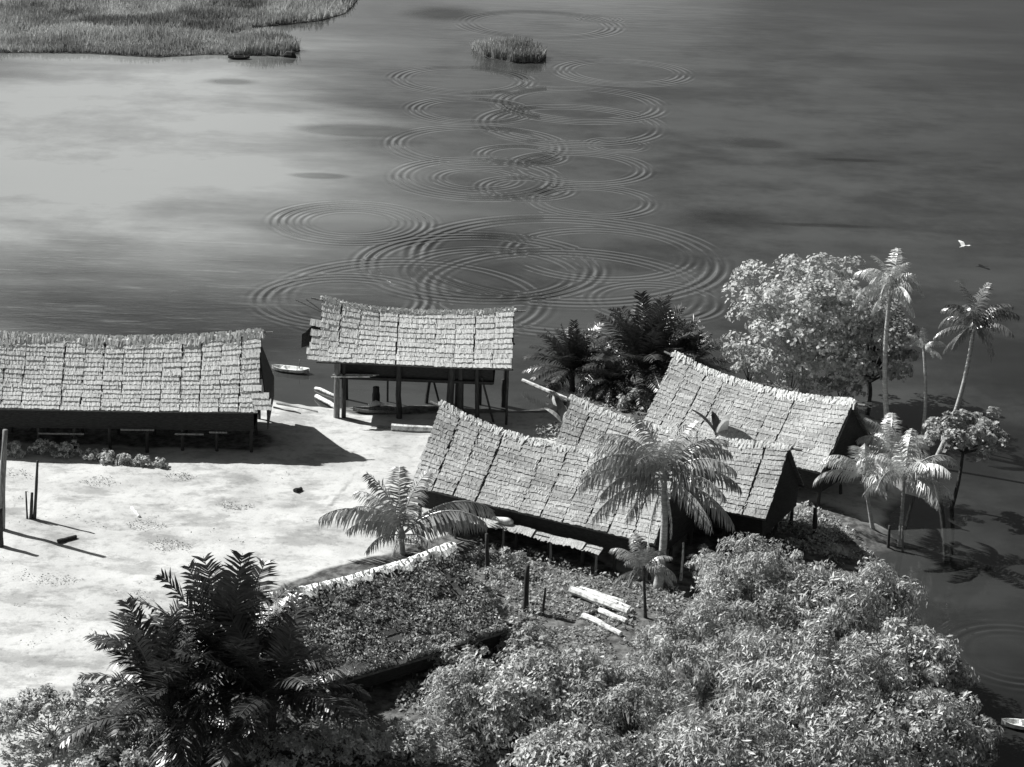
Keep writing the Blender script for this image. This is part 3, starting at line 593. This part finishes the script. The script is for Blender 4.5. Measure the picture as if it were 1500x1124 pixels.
# ground cover and weeds (nobody could count it)
def cover(name, label, poly, n, size, mt, seed, zfun=None, hmax=.5, kind='stuff', thr=-.28):
    r = np.random.default_rng(seed); Q = np.array(poly, float); lo, hi = Q.min(0), Q.max(0)
    P = lo + (hi - lo) * r.random((n * 3, 2)); P = P[inpoly(P, Q)][:n]
    W_ = np.array([at(u, v, .5) for u, v in P]); W_[:, 2] = hgt(W_[:, :2])
    dens = vnoise(W_[:, :2], 1.6, seed) + vnoise(W_[:, :2], .6, seed + 1) * .6
    k = (dens > thr + .35 * r.random(len(W_)) - .12) & (W_[:, 2] > .12); W_ = W_[k]; dens = dens[k]
    W_[:, 2] += r.random(len(W_)) * hmax * (.3 + 1.2 * np.clip(dens + .3, 0, 1))
    Nn = norm(r.normal(0, .6, W_.shape) + [0, 0, .8]); V, F, t = leaves(None, W_, Nn, size, r, .5, np.clip(.45 + dens * .6 + r.normal(0, .2, len(W_)), 0, 1))
    o = link(name, fast_mesh(name, V, F, t, mt)); o['label'] = label; o['category'] = 'plants'; o['kind'] = kind; return o
cover('garden_weeds', 'rough weeds covering the garden plot around the log pile', [(640, 880), (700, 800), (760, 810), (890, 850), (1000, 870), (1010, 960), (900, 990), (780, 1120), (520, 1124), (600, 1000), (700, 960)], 16000, .24, M_weed, 201)
cover('garden_weeds', 'undergrowth beneath the dark palms at the lower left', [(150, 1010), (230, 960), (420, 900), (520, 980), (560, 1124), (0, 1124), (0, 1030)], 7000, .24, M_leaf, 202)
cover('garden_weeds', 'undergrowth round the rear trees behind the houses', [(870, 560), (1040, 545), (1240, 600), (1200, 640), (960, 600), (870, 640), (830, 600)], 6000, .26, M_leaf, 203, hmax=.8)
cover('garden_weeds', 'low plants between the middle and rear houses', [(780, 640), (850, 610), (960, 650), (940, 680), (860, 660)], 2500, .26, M_weed, 204, hmax=.8)
cover('garden_weeds', 'low plants added to darken the shade of the right gables by the yard corner', [(1110, 770), (1180, 745), (1230, 770), (1290, 815), (1260, 835), (1150, 800)], 2200, .24, M_leaf, 206, hmax=.5)  # plants added to darken the lit ground below the gables
cover('dry_grass', 'sparse tufts of dry grass scattered over the sandy clearing', [(0, 690), (420, 690), (470, 800), (330, 860), (200, 930), (0, 1010)], 3000, .14, M_weed, 205, hmax=.14, thr=.33)
for i, (u, v, du, dv, lb) in enumerate([(150, 706, 40, 7, 'patch of dry tufts on the sand nearest the row of bushes'), (215, 772, 32, 10, 'patch of dry tufts beside the pale stick on the sand'), (345, 742, 30, 6, 'patch of dry tufts in the middle of the sand'),
                                       (265, 700, 26, 5, 'thin patch of dry tufts on the sand by the shadow'), (250, 800, 40, 8, 'straggling dry tufts on the lower sand'), (70, 850, 60, 8, 'dry tufts on the lower left sand'), (225, 880, 50, 12, 'dry tufts on the sand before the dark palms'), (20, 700, 30, 12, 'dry tufts by the tall left post')]):
    cover('dry_grass', lb, [(u - du, v), (u - du * .5, v - dv), (u + du * .4, v - dv * .8), (u + du, v), (u + du * .5, v + dv * .8), (u - du * .4, v + dv)], 170, .13, M_weed if i % 2 else M_leaf, 400 + i, hmax=.16, thr=-.1)
# weeds rooted in the old thatch: a part of the overgrown house
r = np.random.default_rng(55); n = 11000; C = []
for _ in range(n):
    s, t = r.random(), (r.random() if r.random() < .85 else r.random() * .05) * .93; q = PF(s, t); C.append(q + [0, -.05, .04 + (.2 + .35 * max(0, math.sin(q[0] * 2.1 + 1.3 * math.sin(q[1] * 1.9)) * math.sin(q[1] * 2.3))) * r.random()])
C = np.array(C); dn = vnoise(C[:, :2], .9, 77) + .5 * vnoise(C[:, :2], .35, 78); k = dn > -.25; C = C[k]; dn = dn[k]
V, F, t = leaves(None, C, norm(r.normal(0, .7, C.shape) + [0, -.4, .8]), .19, r, .45, np.clip(.4 + dn * .7 + r.normal(0, .15, len(C)), 0, 1))
o = link('roof_weeds', fast_mesh('roof_weeds', V, F, t, M_leaf), F_); o['kind'] = 'stuff'

# marsh islands: a mud bank each and grass
def marsh(poly, n, hgt_, seed, label):
    r = np.random.default_rng(seed); Q = np.array(poly, float)
    V = [at(u, v, .06) for u, v in Q]; nV = len(V); V2 = [(a_[0], a_[1], -.6) for a_ in V]
    b = MB(); b.add(V + V2, [tuple(range(nV))[::-1]] + [(i, (i + 1) % nV, nV + (i + 1) % nV, nV + i) for i in range(nV)])
    o = part('mud_bank', b, mat('marsh_mud', .03, .10, .9, .6), None); o['kind'] = 'structure'
    lo, hi = Q.min(0), Q.max(0); P = lo + (hi - lo) * r.random((n * 4, 2)); P = P[inpoly(P, Q)][:n]
    W_ = np.array([at(u, v, 0) for u, v in P]); h = hgt_ * r.uniform(.5, 1.3, len(W_)) * (.75 + 1.1 * vnoise(W_[:, :2], 5, seed))
    dx = r.normal(0, .22, (len(W_), 2)) * h[:, None]; a = r.random(len(W_)) * 3.14; w_ = .11
    s = np.stack([np.cos(a) * w_, np.sin(a) * w_, np.zeros(len(W_))], 1); tp = W_ + np.column_stack([dx, h])
    V = np.stack([W_ - s, W_ + s, tp + s * .25, tp - s * .25], 1).reshape(-1, 3); i = np.arange(len(W_)) * 4
    F = np.stack([i, i + 1, i + 2, i + 3], 1); tn = np.clip(.5 + 1.1 * vnoise(W_[:, :2] * [1, .5], 4, seed + 3) + r.normal(0, .2, len(W_)), 0, 1)
    o = link('marsh_grass', fast_mesh('marsh_grass', V, F, np.repeat(tn, 4), M_marsh)); o['kind'] = 'stuff'; o['label'] = label; o['category'] = 'grass'
marsh([(-60, -30), (540, -20), (515, 10), (505, 20), (470, 30), (360, 42), (420, 58), (440, 74), (415, 82), (300, 80), (230, 84), (120, 78), (-60, 76)], 60000, 1.3, 300, 'broad bed of marsh grass across the water at upper left')
marsh([(690, 72), (720, 70), (760, 76), (800, 84), (790, 92), (750, 92), (710, 84)], 3500, 1.5, 301, 'small dark clump of marsh grass out in the open water')

# ---------------------------------------------------------------- palms
def frond_mesh(L, e0, bend, nl, ll, droop, mt, seed, rach=.045, vee=0.0, lw=.11):
    r = np.random.default_rng(seed); k = 11; s = np.linspace(0, 1, k); e = R(e0) - R(bend) * s ** 1.35
    dx = np.cos(e) * L / (k - 1); dz = np.sin(e) * L / (k - 1); X_ = np.concatenate([[0], np.cumsum(dx[:-1])]); Z_ = np.concatenate([[0], np.cumsum(dz[:-1])])
    side = .05 * L * np.sin(s * 2.2) * r.normal(0, 1)
    Q = np.stack([X_, side, Z_], 1); b = MB(); b.tube(Q, np.linspace(rach, rach * .25, k), 3, 1.0, cap=False)
    for j in range(nl):
        t = .14 + .85 * (j + r.uniform(-.2, .2)) / nl; t = min(max(t, .1), .99); f = t * (k - 1); i = int(f); i = min(i, k - 2); q = Q[i] + (Q[i + 1] - Q[i]) * (f - i); T = norm(Q[i + 1] - Q[i])
        l_ = ll * (math.sin(math.pi * (.12 + .82 * t)) ** .6) * r.uniform(.85, 1.1)
        for sg_ in (-1, 1):
            if r.random() < .07: continue
            d = norm(np.array([0, sg_ * (.95 - .35 * droop), 0]) + T * .55 + np.array([0, 0, -droop * .8 + vee]) + r.normal(0, .13, 3))
            d2 = norm(d + np.array([0, 0, -droop * .9 - .1]))
            wv = T * lw * .5; p1 = q + d * l_ * .5; p2 = p1 + d2 * l_ * .5
            b.add([q - wv * .7, q + wv * .7, p1 + wv, p1 - wv, p2], [(0, 1, 2, 3), (3, 2, 4)], min(max(.45 + r.normal(0, .2), 0), 1))
    return b.mesh('frond', mt)
FM = {}
def fronds(kind, mt):
    key = (kind, mt.name)
    if key not in FM:
        if kind == 'coco': sp = [(80, 60, .35), (66, 105, .7), (50, 115, 1.0), (28, 100, 1.1), (0, 75, 1.1), (-40, 45, 1.0)]; nl, ll, lw = 46, .27, .021
        elif kind == 'sago': sp = [(84, 22, .15), (70, 40, .2), (52, 55, .3), (35, 65, .4), (15, 60, .5), (-5, 40, .6)]; nl, ll, lw = 46, .22, .022
        FM[key] = [[frond_mesh(1.0, e, b_ * q, nl, ll, dr, mt, 500 + i * 3 + j, rach=.0085, vee=.25 if kind == 'sago' else 0, lw=lw) for j, q in enumerate((.85, 1.15))] for i, (e, b_, dr) in enumerate(sp)]
    return FM[key]
def palm(name, label, base, top, L, kind='coco', mt=None, tmt=None, n=(3, 5, 6, 5, 3, 2), tr=.14, seed=0, group=None, curve=(0, 0), nuts=0, az0=None, extra=()):
    mt = mt or M_frond; tmt = tmt or M_trunk
    r = np.random.default_rng(seed); base = np.array(base, float); top = np.array(top, float); T = thing(name, label, 'palm tree', base, 0, group)
    t = np.linspace(0, 1, 12); d = top - base; b = MB()
    Q = np.stack([d[0] * t + curve[0] * np.sin(math.pi * t), d[1] * t + curve[1] * np.sin(math.pi * t), -.3 + (d[2] + .3) * t], 1)
    if d[2] > .4:
        b.tube(Q, tr * (1.0 + .5 * np.exp(-t * 9) - .25 * t) * (1 + .04 * np.sin(np.arange(12) * 2.6)), 8); part('trunk', b, tmt, T, smooth=True)
    cs = MB(); cs.tube([d - [0, 0, .1 * L * .3], d + [0, 0, .02], d + [0, 0, .12 * L]], [tr * 1.0, tr * 1.5, tr * .3], 7); part('crown_shaft', cs, tmt, T)
    fr = fronds(kind, mt); az = r.random() * 6.28 if az0 is None else az0; c = 0
    for i, cnt in enumerate(n):
        for j in range(cnt):
            o = link('frond', fr[i][r.integers(2)], T, d + norm(r.normal(0, 1, 3)) * tr * .4, (r.normal(0, .12), r.normal(0, .09), az + 6.283 * j / max(cnt, 1) + r.normal(0, .16) + i * 1.1))
            o.scale = (L * r.uniform(.85, 1.1),) * 3
    for (i, a_, s_) in extra:
        o = link('frond', fr[i][0], T, d, (0, 0, R(a_))); o.scale = (L * s_,) * 3
    for k in range(nuts):
        nb = MB(); a_ = k * 2.4; c_ = d + np.array([math.cos(a_) * tr * 1.9, math.sin(a_) * tr * 1.9, -.1 - .1 * (k % 2)]); nb.tube([c_ + [0, 0, z] for z in (-.14, -.09, 0, .08, .12)], [.02, .1, .13, .09, .02], 7); part('coconut', nb, tmt, T, smooth=True)
    return T
def palm_px(name, label, bu, bv, tu, tv, L, **k):
    b_ = gat(bu, bv); return palm(name, label, b_, atY(tu, tv, b_[1] + k.pop('dy', 0)), L, **k)
palm_px('coconut_palm', 'tall slim coconut palm standing before the dark leafy tree, leftmost of the tall three', 1301, 628, 1305, 422, 2.9, seed=1, n=(3, 4, 5, 4, 3, 1), tr=.19, curve=(-.3, 0), group='tall coconut palms by the water', mt=M_frond_pale, nuts=4)
palm_px('coconut_palm', 'slender young coconut palm with few fronds, shortest and middle of the tall three', 1351, 645, 1353, 510, 1.6, seed=2, n=(1, 2, 3, 2, 1, 0), tr=.13, curve=(.2, 0), group='tall coconut palms by the water', mt=M_frond_pale)
palm_px('coconut_palm', 'leaning coconut palm with dark crown, rightmost of the tall three', 1366, 682, 1427, 478, 3.1, seed=3, n=(2, 4, 4, 4, 3, 2), tr=.18, mt=M_frond_mid, curve=(.45, 0), group='tall coconut palms by the water', nuts=4)
palm_px('coconut_palm', 'large coconut palm with pale trunk and drooping fronds over the near longhouse roof', 963, 862, 972, 700, 4.9, seed=4, n=(0, 0, 0, 0, 0, 0), tr=.24, mt=M_frond, curve=(.2, 0), nuts=5, az0=.2, extra=((0, 20, .8), (0, 150, .85), (0, 275, .7), (1, 5, .95), (1, 65, .9), (1, 118, .9), (1, 176, 1.0), (1, 236, .8), (2, 20, 1.0), (2, 80, .9), (2, 160, 1.0), (2, 196, 1.05), (2, 340, 1.0), (3, 172, 1.05), (3, 192, 1.1), (3, 352, 1.0), (3, 214, 1.0), (3, 328, .9), (4, 204, 1.05), (4, -28, 1.05), (4, -50, .95), (4, 232, .85), (4, 100, .9)))
palm_px('coconut_palm', 'small coconut palm with dark stem below the large palm', 946, 905, 943, 835, 2.3, seed=5, n=(2, 3, 4, 3, 2, 0), tr=.1, tmt=M_trunkdark)
palm_px('coconut_palm', 'stemless young coconut palm with glossy arching fronds beside the near roof end', 590, 812, 588, 785, 5.4, seed=6, n=(0, 0, 0, 0, 0, 0), tr=.2, mt=M_frond, extra=((0, 170, .85), (0, 40, .8), (0, 95, .8), (1, 150, .8), (1, 70, .85), (1, 185, .7), (2, 186, 1.05), (2, 205, .75), (3, 228, .6), (3, 262, .5), (2, 120, .9), (2, 352, 1.1), (2, 10, 1.2), (3, 30, 1.1), (3, 320, .6)))
palm_px('coconut_palm', 'coconut palm with broad shiny drooping fronds by the rear gable', 1280, 775, 1266, 700, 3.5, seed=7, n=(1, 3, 4, 3, 0, 0), tr=.13, mt=M_frond_pale)
palm_px('coconut_palm', 'bright coconut palm with curled fronds right of the sunlit yard corner', 1318, 800, 1325, 700, 3.9, seed=8, n=(1, 3, 5, 4, 1, 0), tr=.13, mt=M_frond_pale)
palm_px('coconut_palm', 'young coconut palm behind the bright curled one near the shore', 1300, 720, 1305, 668, 3.0, mt=M_frond_pale, seed=9, n=(3, 4, 4, 2, 0, 0), tr=.1)
D1 = dict(kind='sago', mt=M_frond_dark, tmt=M_trunkdark)
palm_px('sago_palm', 'tall dark feathery palm standing up against the white sand', 335, 1070, 330, 1010, 6.6, seed=21, n=(6, 8, 7, 6, 4, 2), tr=.3, **D1)
palm_px('sago_palm', 'dark feathery palm leaning over the pale bush at the lower left', 235, 1100, 245, 1045, 5.7, seed=22, n=(4, 6, 7, 5, 4, 2), tr=.28, **D1)
palm_px('sago_palm', 'dark palm arching over the weedy roof end', 395, 1100, 400, 1035, 5.8, seed=23, n=(2, 4, 5, 6, 3, 2), tr=.25, **D1)
palm_px('sago_palm', 'large dark clumping palm on the shore left of the rear house', 950, 575, 945, 545, 5.6, seed=24, n=(8, 12, 12, 10, 6, 3), tr=.3, **D1)
palm_px('sago_palm', 'smaller dark clumping palm nearest the shed by the water', 838, 572, 838, 545, 3.9, seed=25, n=(6, 9, 10, 8, 5, 3), tr=.25, **D1)
palm_px('sago_palm', 'dark clumping palm between the two shore clumps, low and wide', 893, 580, 893, 562, 2.6, seed=26, n=(4, 6, 8, 8, 6, 3), tr=.25, **D1)
palm_px('sago_palm', 'dark palm clump close to the left side of the pale tree', 1005, 560, 1003, 540, 3.6, seed=27, n=(8, 12, 12, 10, 6, 3), tr=.25, **D1)

# dead pale fronds hanging down the big palm's trunk: top-level palm's own part
bp = [o for o in bpy.data.objects if o.name.startswith('coconut_palm') and 'large coconut palm' in o.get('label', '')][0]
dm = frond_mesh(4.2, -72, 22, 26, .8, 1.2, M_log, 77, rach=.07, lw=.16)
zt = 6.2
for a_, s_ in ((205, .9), (318, .7)):
    o = link('dead_frond', dm, bp, (math.cos(R(a_)) * .2, math.sin(R(a_)) * .2, zt), (0, 0, R(a_))); o.scale = (s_,) * 3

# banana plants with big simple leaves
def banana(label, base, h, seed, n=8, s_=1.0):
    r = np.random.default_rng(seed); T = thing('banana_plant', label, 'plant', base)
    b = MB(); b.tube([(0, 0, -.2), (0.03, 0, h * .5), (0, 0, h)], [.14, .12, .07], 7); part('stem', b, M_weed, T)
    for k in range(n):
        b = MB(); m_ = 9; s = np.linspace(0, 1, m_); e = R(r.uniform(50, 82)) - R(r.uniform(20, 75)) * s ** 1.5; L = r.uniform(1.6, 2.4) * s_
        Xl = np.concatenate([[0], np.cumsum(np.cos(e)[:-1])]) * L / (m_ - 1); Zl = np.concatenate([[0], np.cumsum(np.sin(e)[:-1])]) * L / (m_ - 1)
        wd_ = .3 * s_ * np.sin(np.pi * np.clip(s * .92 + .08, 0, 1)) ** .6 + .01
        V = np.concatenate([np.stack([Xl, -wd_, Zl - .08], 1), np.stack([Xl, 0 * Xl, Zl], 1), np.stack([Xl, wd_, Zl - .08], 1)])
        b.add(V, [(i + j * m_, i + 1 + j * m_, i + 1 + (j + 1) * m_, i + (j + 1) * m_) for i in range(m_ - 1) for j in (0, 1)], r.random())
        o = part('leaf', b, [M_weed, M_leaf_dark, M_leaf_pale][k % 3], T); o.location = (0, 0, h * .92); o.rotation_euler = (0, 0, k * 2.4 + r.normal(0, .3))
banana('banana plant with upright broad leaves behind the near longhouse ridge', gat(832, 672), 1.9, 1, 11, 1.5)
banana('ragged banana plant against the shaded middle roof, right of the large palm', gat(1050, 700), 3.0, 2, 7, 1.2)

# ---------------------------------------------------------------- stakes, logs, canoes and small things
def stake(name, label, pts, rad, mt, group=None, cat='post'):
    """pts: picture points bottom to top, at the depth of the bottom one"""
    b0 = gat(*pts[0]); Q = [atY(u, v, b0[1]) for u, v in pts]; T_ = link(name, None, None, b0)
    Q = np.array(Q) - b0; Q[0, 2] -= .3; k = 7; s = np.linspace(0, len(Q) - 1, k); Qi = np.stack([np.interp(s, range(len(Q)), Q[:, j]) for j in range(3)], 1)
    b = MB(); b.tube(Qi, rad * np.linspace(1.1, .8, k) * (1 + .08 * np.sin(np.arange(k) * 2.1)), 7)
    me_ = b.mesh(name, mt, True); bpy.data.objects.remove(T_); o = link(name, me_, None, b0); return tag(o, label, cat, group)
stake('post', 'tall thick weathered post at the left frame edge above the clearing', [(2, 775), (4, 700), (8, 630)], .2, M_post)
stake('post', 'short squared stump below the tall post at the left frame edge', [(0, 800), (0, 745)], .2, M_postdark)
stake('post', 'tallest thin stake of the three standing on the sand', [(50, 760), (53, 720), (55, 675)], .1, M_postdark)
stake('post', 'stubby stake in the middle of the three on the sand', [(45, 760), (47, 722)], .11, M_postdark)
stake('post', 'thin forked stake leftmost of the three on the sand', [(40, 760), (38, 720)], .06, M_postdark)
stake('post', 'black post before the near longhouse below its eave', [(712, 866), (714, 830), (713, 782)], .13, M_postdark)
stake('post', 'blackened stump standing among weeds left of the log pile', [(770, 895), (771, 860), (773, 828)], .16, M_postdark)
stake('post', 'short black stake close to the left end of the log pile', [(794, 902), (797, 880), (799, 862)], .08, M_postdark)
stake('post', 'pale crooked stick leaning on the right end of the weedy roof', [(652, 885), (657, 860), (660, 826)], .07, M_post)
stake('post', 'pale straight post in the dark right of the large palm', [(997, 850), (1000, 820), (1001, 795)], .08, M_log)
stake('post', 'pale forked pole at the middle house gable, longer curved one', [(1150, 770), (1156, 752), (1162, 733)], .07, M_log)
stake('post', 'pale pole at the middle house gable, shorter straight one', [(1137, 770), (1143, 750)], .07, M_log)
stake('post', 'dark thick post under the rear house gable', [(1194, 785), (1194, 745)], .16, M_postdark)
stake('post', 'thin stake at the water edge right of the yard corner', [(1323, 808), (1322, 772)], .07, M_post)
stake('post', 'bare trunk stub by the water under the palms', [(1301, 802), (1303, 770)], .1, M_trunkdark)
stake('post', 'lone dark pile standing at the right end of the shed', [(737, 596), (737, 556)], .16, M_postdark)
stake('post', 'dark stump under the left part of the shed', [(551, 595), (551, 567)], .3, M_postdark)
stake('post', 'thin stick standing in the water upper left behind the pale canoe', [(438, 546), (439, 527)], .04, M_post)
stake('dead_stem', 'thin pale dead stem rising from bushes at the lower centre', [(677, 1070), (672, 1035), (677, 985)], .07, M_log, cat='branch')

def log(label, a, b, rad, mt=M_log, name='log', cat='log', za=.0, zb=.0, group=None):
    p0 = gat(*a) + [0, 0, rad * .8 + za]; p1 = gat(*b) + [0, 0, rad * .8 + zb]; k = 6; s = np.linspace(0, 1, k)[:, None]; r = np.random.default_rng(int(a[0] * 7 + a[1]))
    Q = (p1 - p0) * s + r.normal(0, .02, (k, 3)); b_ = MB(); b_.tube(Q, rad * np.linspace(1.08, .88, k), 8); o = link(name, b_.mesh(name, mt), None, p0); return tag(o, label, cat, group)
gl = 'peeled logs of the pile'
log('topmost far log of the pale pile, thinnest one', (848, 866), (918, 886), .16, group=gl)
log('long thick log of the pale pile with its left end sticking out', (836, 872), (920, 903), .22, za=.15, zb=.1, group=gl)
log('second log of the pale pile, lying against the thick one', (862, 873), (925, 896), .2, group=gl)
log('log across the middle of the pale pile next to the dark gap', (878, 898), (918, 914), .18, group=gl)
log('nearest separate log of the pale pile', (854, 905), (910, 932), .18, group=gl)
log('short dark billet lying in the gap of the log pile', (864, 902), (878, 897), .12, M_postdark)
log('long pale squared beam on the sand below the shed', (573, 630), (640, 633), .24)
log('thin pole on the sand left of the long beam', (552, 627), (580, 628), .1, M_post)
log('bleached timber leaning left of the shed corner post, lower piece', (464, 583), (494, 600), .16)
log('bleached curved timber left of the shed corner post, upper piece', (462, 570), (495, 583), .13)
log('thin pole lying by the water left of the shed timbers', (405, 592), (465, 604), .07, M_post)
log('second thin pole on the shore beside the pole by the water', (400, 598), (440, 606), .06, M_postdark)
log('short dark branch on the sand in the clearing', (84, 796), (112, 788), .12, M_postdark)
log('small dark lump of wood on the sand in mid clearing', (432, 722), (442, 718), .14, M_postdark)
log('short pale stick upright-looking on the sand of the clearing', (193, 745), (203, 758), .1, M_log)
# long bright trunk sticking out over the water
p0 = at(765, 557, 1.9); p1 = at(832, 586, 1.2)
b_ = MB(); s = np.linspace(0, 1, 6)[:, None]; b_.tube((p1 - p0) * s, .17 * np.linspace(.85, 1.1, 6), 8)
o = link('log', b_.mesh('log', M_log), None, p0); tag(o, 'long white pole jutting out over the water right of the shed', 'log')
stake('post', 'knobbed post carrying the end of the white jutting pole', [(833, 612), (833, 582)], .16, M_post)
# bright straw bale under the eave of the near longhouse
b_ = MB(); q0 = at(720, 752, 2.5); q1 = at(752, 759, 2.4)
b_.tube((q1 - q0) * np.linspace(0, 1, 7)[:, None], [.05, .12, .15, .2, .24, .24, .1], 9)
o = link('rolled_mat', b_.mesh('rolled_mat', M_log, True), None, q0 - np.array([0, .7, 0])); tag(o, 'bright pale rolled mat lying on the awning under the near roof eave', 'mat')

def canoe(label, a, b, beam, mt, name='canoe', fl=True):
    p0 = at(*a, 0.05) if fl else gat(*a); p1 = at(*b, 0.05) if fl else gat(*b); c = (p0 + p1) / 2; d = p1 - p0; L = float(np.linalg.norm(d[:2])); ya = math.atan2(d[1], d[0])
    T = thing(name, label, 'canoe', c, ya); n = 17; s = np.linspace(-1, 1, n); w_ = beam / 2 * (1 - np.abs(s) ** 3.2) ** .8 + .02; sh = .12 * s ** 4
    V = []
    for i in range(n):
        x = s[i] * L / 2; V += [(x, -w_[i], .28 + sh[i]), (x, -w_[i] * .7, .02 + sh[i]), (x, 0, -.06 + sh[i]), (x, w_[i] * .7, .02 + sh[i]), (x, w_[i], .28 + sh[i]), (x, w_[i] * .8, .28 + sh[i]), (x, w_[i] * .5, .08 + sh[i]), (x, -w_[i] * .5, .08 + sh[i]), (x, -w_[i] * .8, .28 + sh[i])]
    bm = MB(); bm.add(V, [(9 * i + j, 9 * i + (j + 1) % 9, 9 * i + 9 + (j + 1) % 9, 9 * i + 9 + j) for i in range(n - 1) for j in range(9)] + [tuple(range(9)), tuple(range(9 * n - 1, 9 * n - 10, -1))]); part('hull', bm, mt, T)
    for x in (-.2, .25):
        bm = MB(); bm.box((x * L, 0, .27), (.12, beam * .8, .04)); part('thwart', bm, mt, T)
    return T
canoe('pale dugout canoe afloat at the shore between longhouse and shed', (398, 541), (453, 547), .9, M_log)
cn = canoe('narrow dugout canoe drawn up on the sand before the shed', (517, 604), (600, 605), .7, M_post, fl=False)
canoe('end of a white canoe entering at the right frame edge near the bottom', (1466, 1063), (1560, 1072), .8, M_log)
o = log('white float bobbing on the dark water right of the canopy', (1408, 1018), (1416, 1018), .18)
for i, (u, v, L_, lab) in enumerate([(352, 86, 1.7, 'dark canoe moored under the marsh grass bank'), (425, 84, 1.0, 'small dark drifting stump off the tip of the marsh bank')]):
    if i == 0: canoe(lab, (u - 18, v), (u + 14, v), 1.1, M_postdark)
    else:
        b_ = MB(); b_.tube([(-.9, 0, .1), (-.4, .1, .35), (.2, 0, .3), (.8, .1, .05)], [.15, .45, .5, .1], 7); o = link('stump', b_.mesh('stump', M_postdark), None, at(u, v, 0)); tag(o, lab, 'stump')
# little bundle sitting in the canoe on the sand
b_ = MB(); b_.tube([(0, 0, 0), (.5, .1, .16), (1.1, .05, .1)], [.12, .22, .06], 7); o = link('bundle', b_.mesh('bundle', M_log), None, gat(540, 600) + [0, 0, .3]); tag(o, 'white bundle lying in the canoe on the sand', 'bundle')

# white bird over the water
q = at(1412, 362, 0) ; q = q + (np.array([0, 0, CZ]) - q) * .03
T = thing('white_bird', 'white bird flying low over the dark water above the tall palms', 'bird', q, R(20))
b_ = MB(); b_.tube([(-.45, 0, 0), (-.2, 0, .02), (.1, 0, .03), (.35, 0, .05), (.5, 0, .1), (.62, 0, .1), (.85, 0, .06)], [.02, .09, .13, .09, .05, .05, .01], 8); part('body', b_, M_bird, T, smooth=True)
for sg_ in (-1, 1):
    b_ = MB(); V = [(.2, sg_ * .08, .06), (-.2, sg_ * .08, .05), (.25, sg_ * .5, .32), (-.15, sg_ * .5, .3), (.05, sg_ * .95, .38), (-.1, sg_ * .9, .37)]
    V = V + [(a_, b__, c_ - .02) for a_, b__, c_ in V]
    b_.add(V, [(0, 1, 3, 2), (2, 3, 5, 4), (6, 8, 9, 7), (8, 10, 11, 9), (0, 2, 8, 6), (2, 4, 10, 8), (1, 7, 9, 3), (3, 9, 11, 5), (4, 5, 11, 10)]); part('wing', b_, M_bird, T)
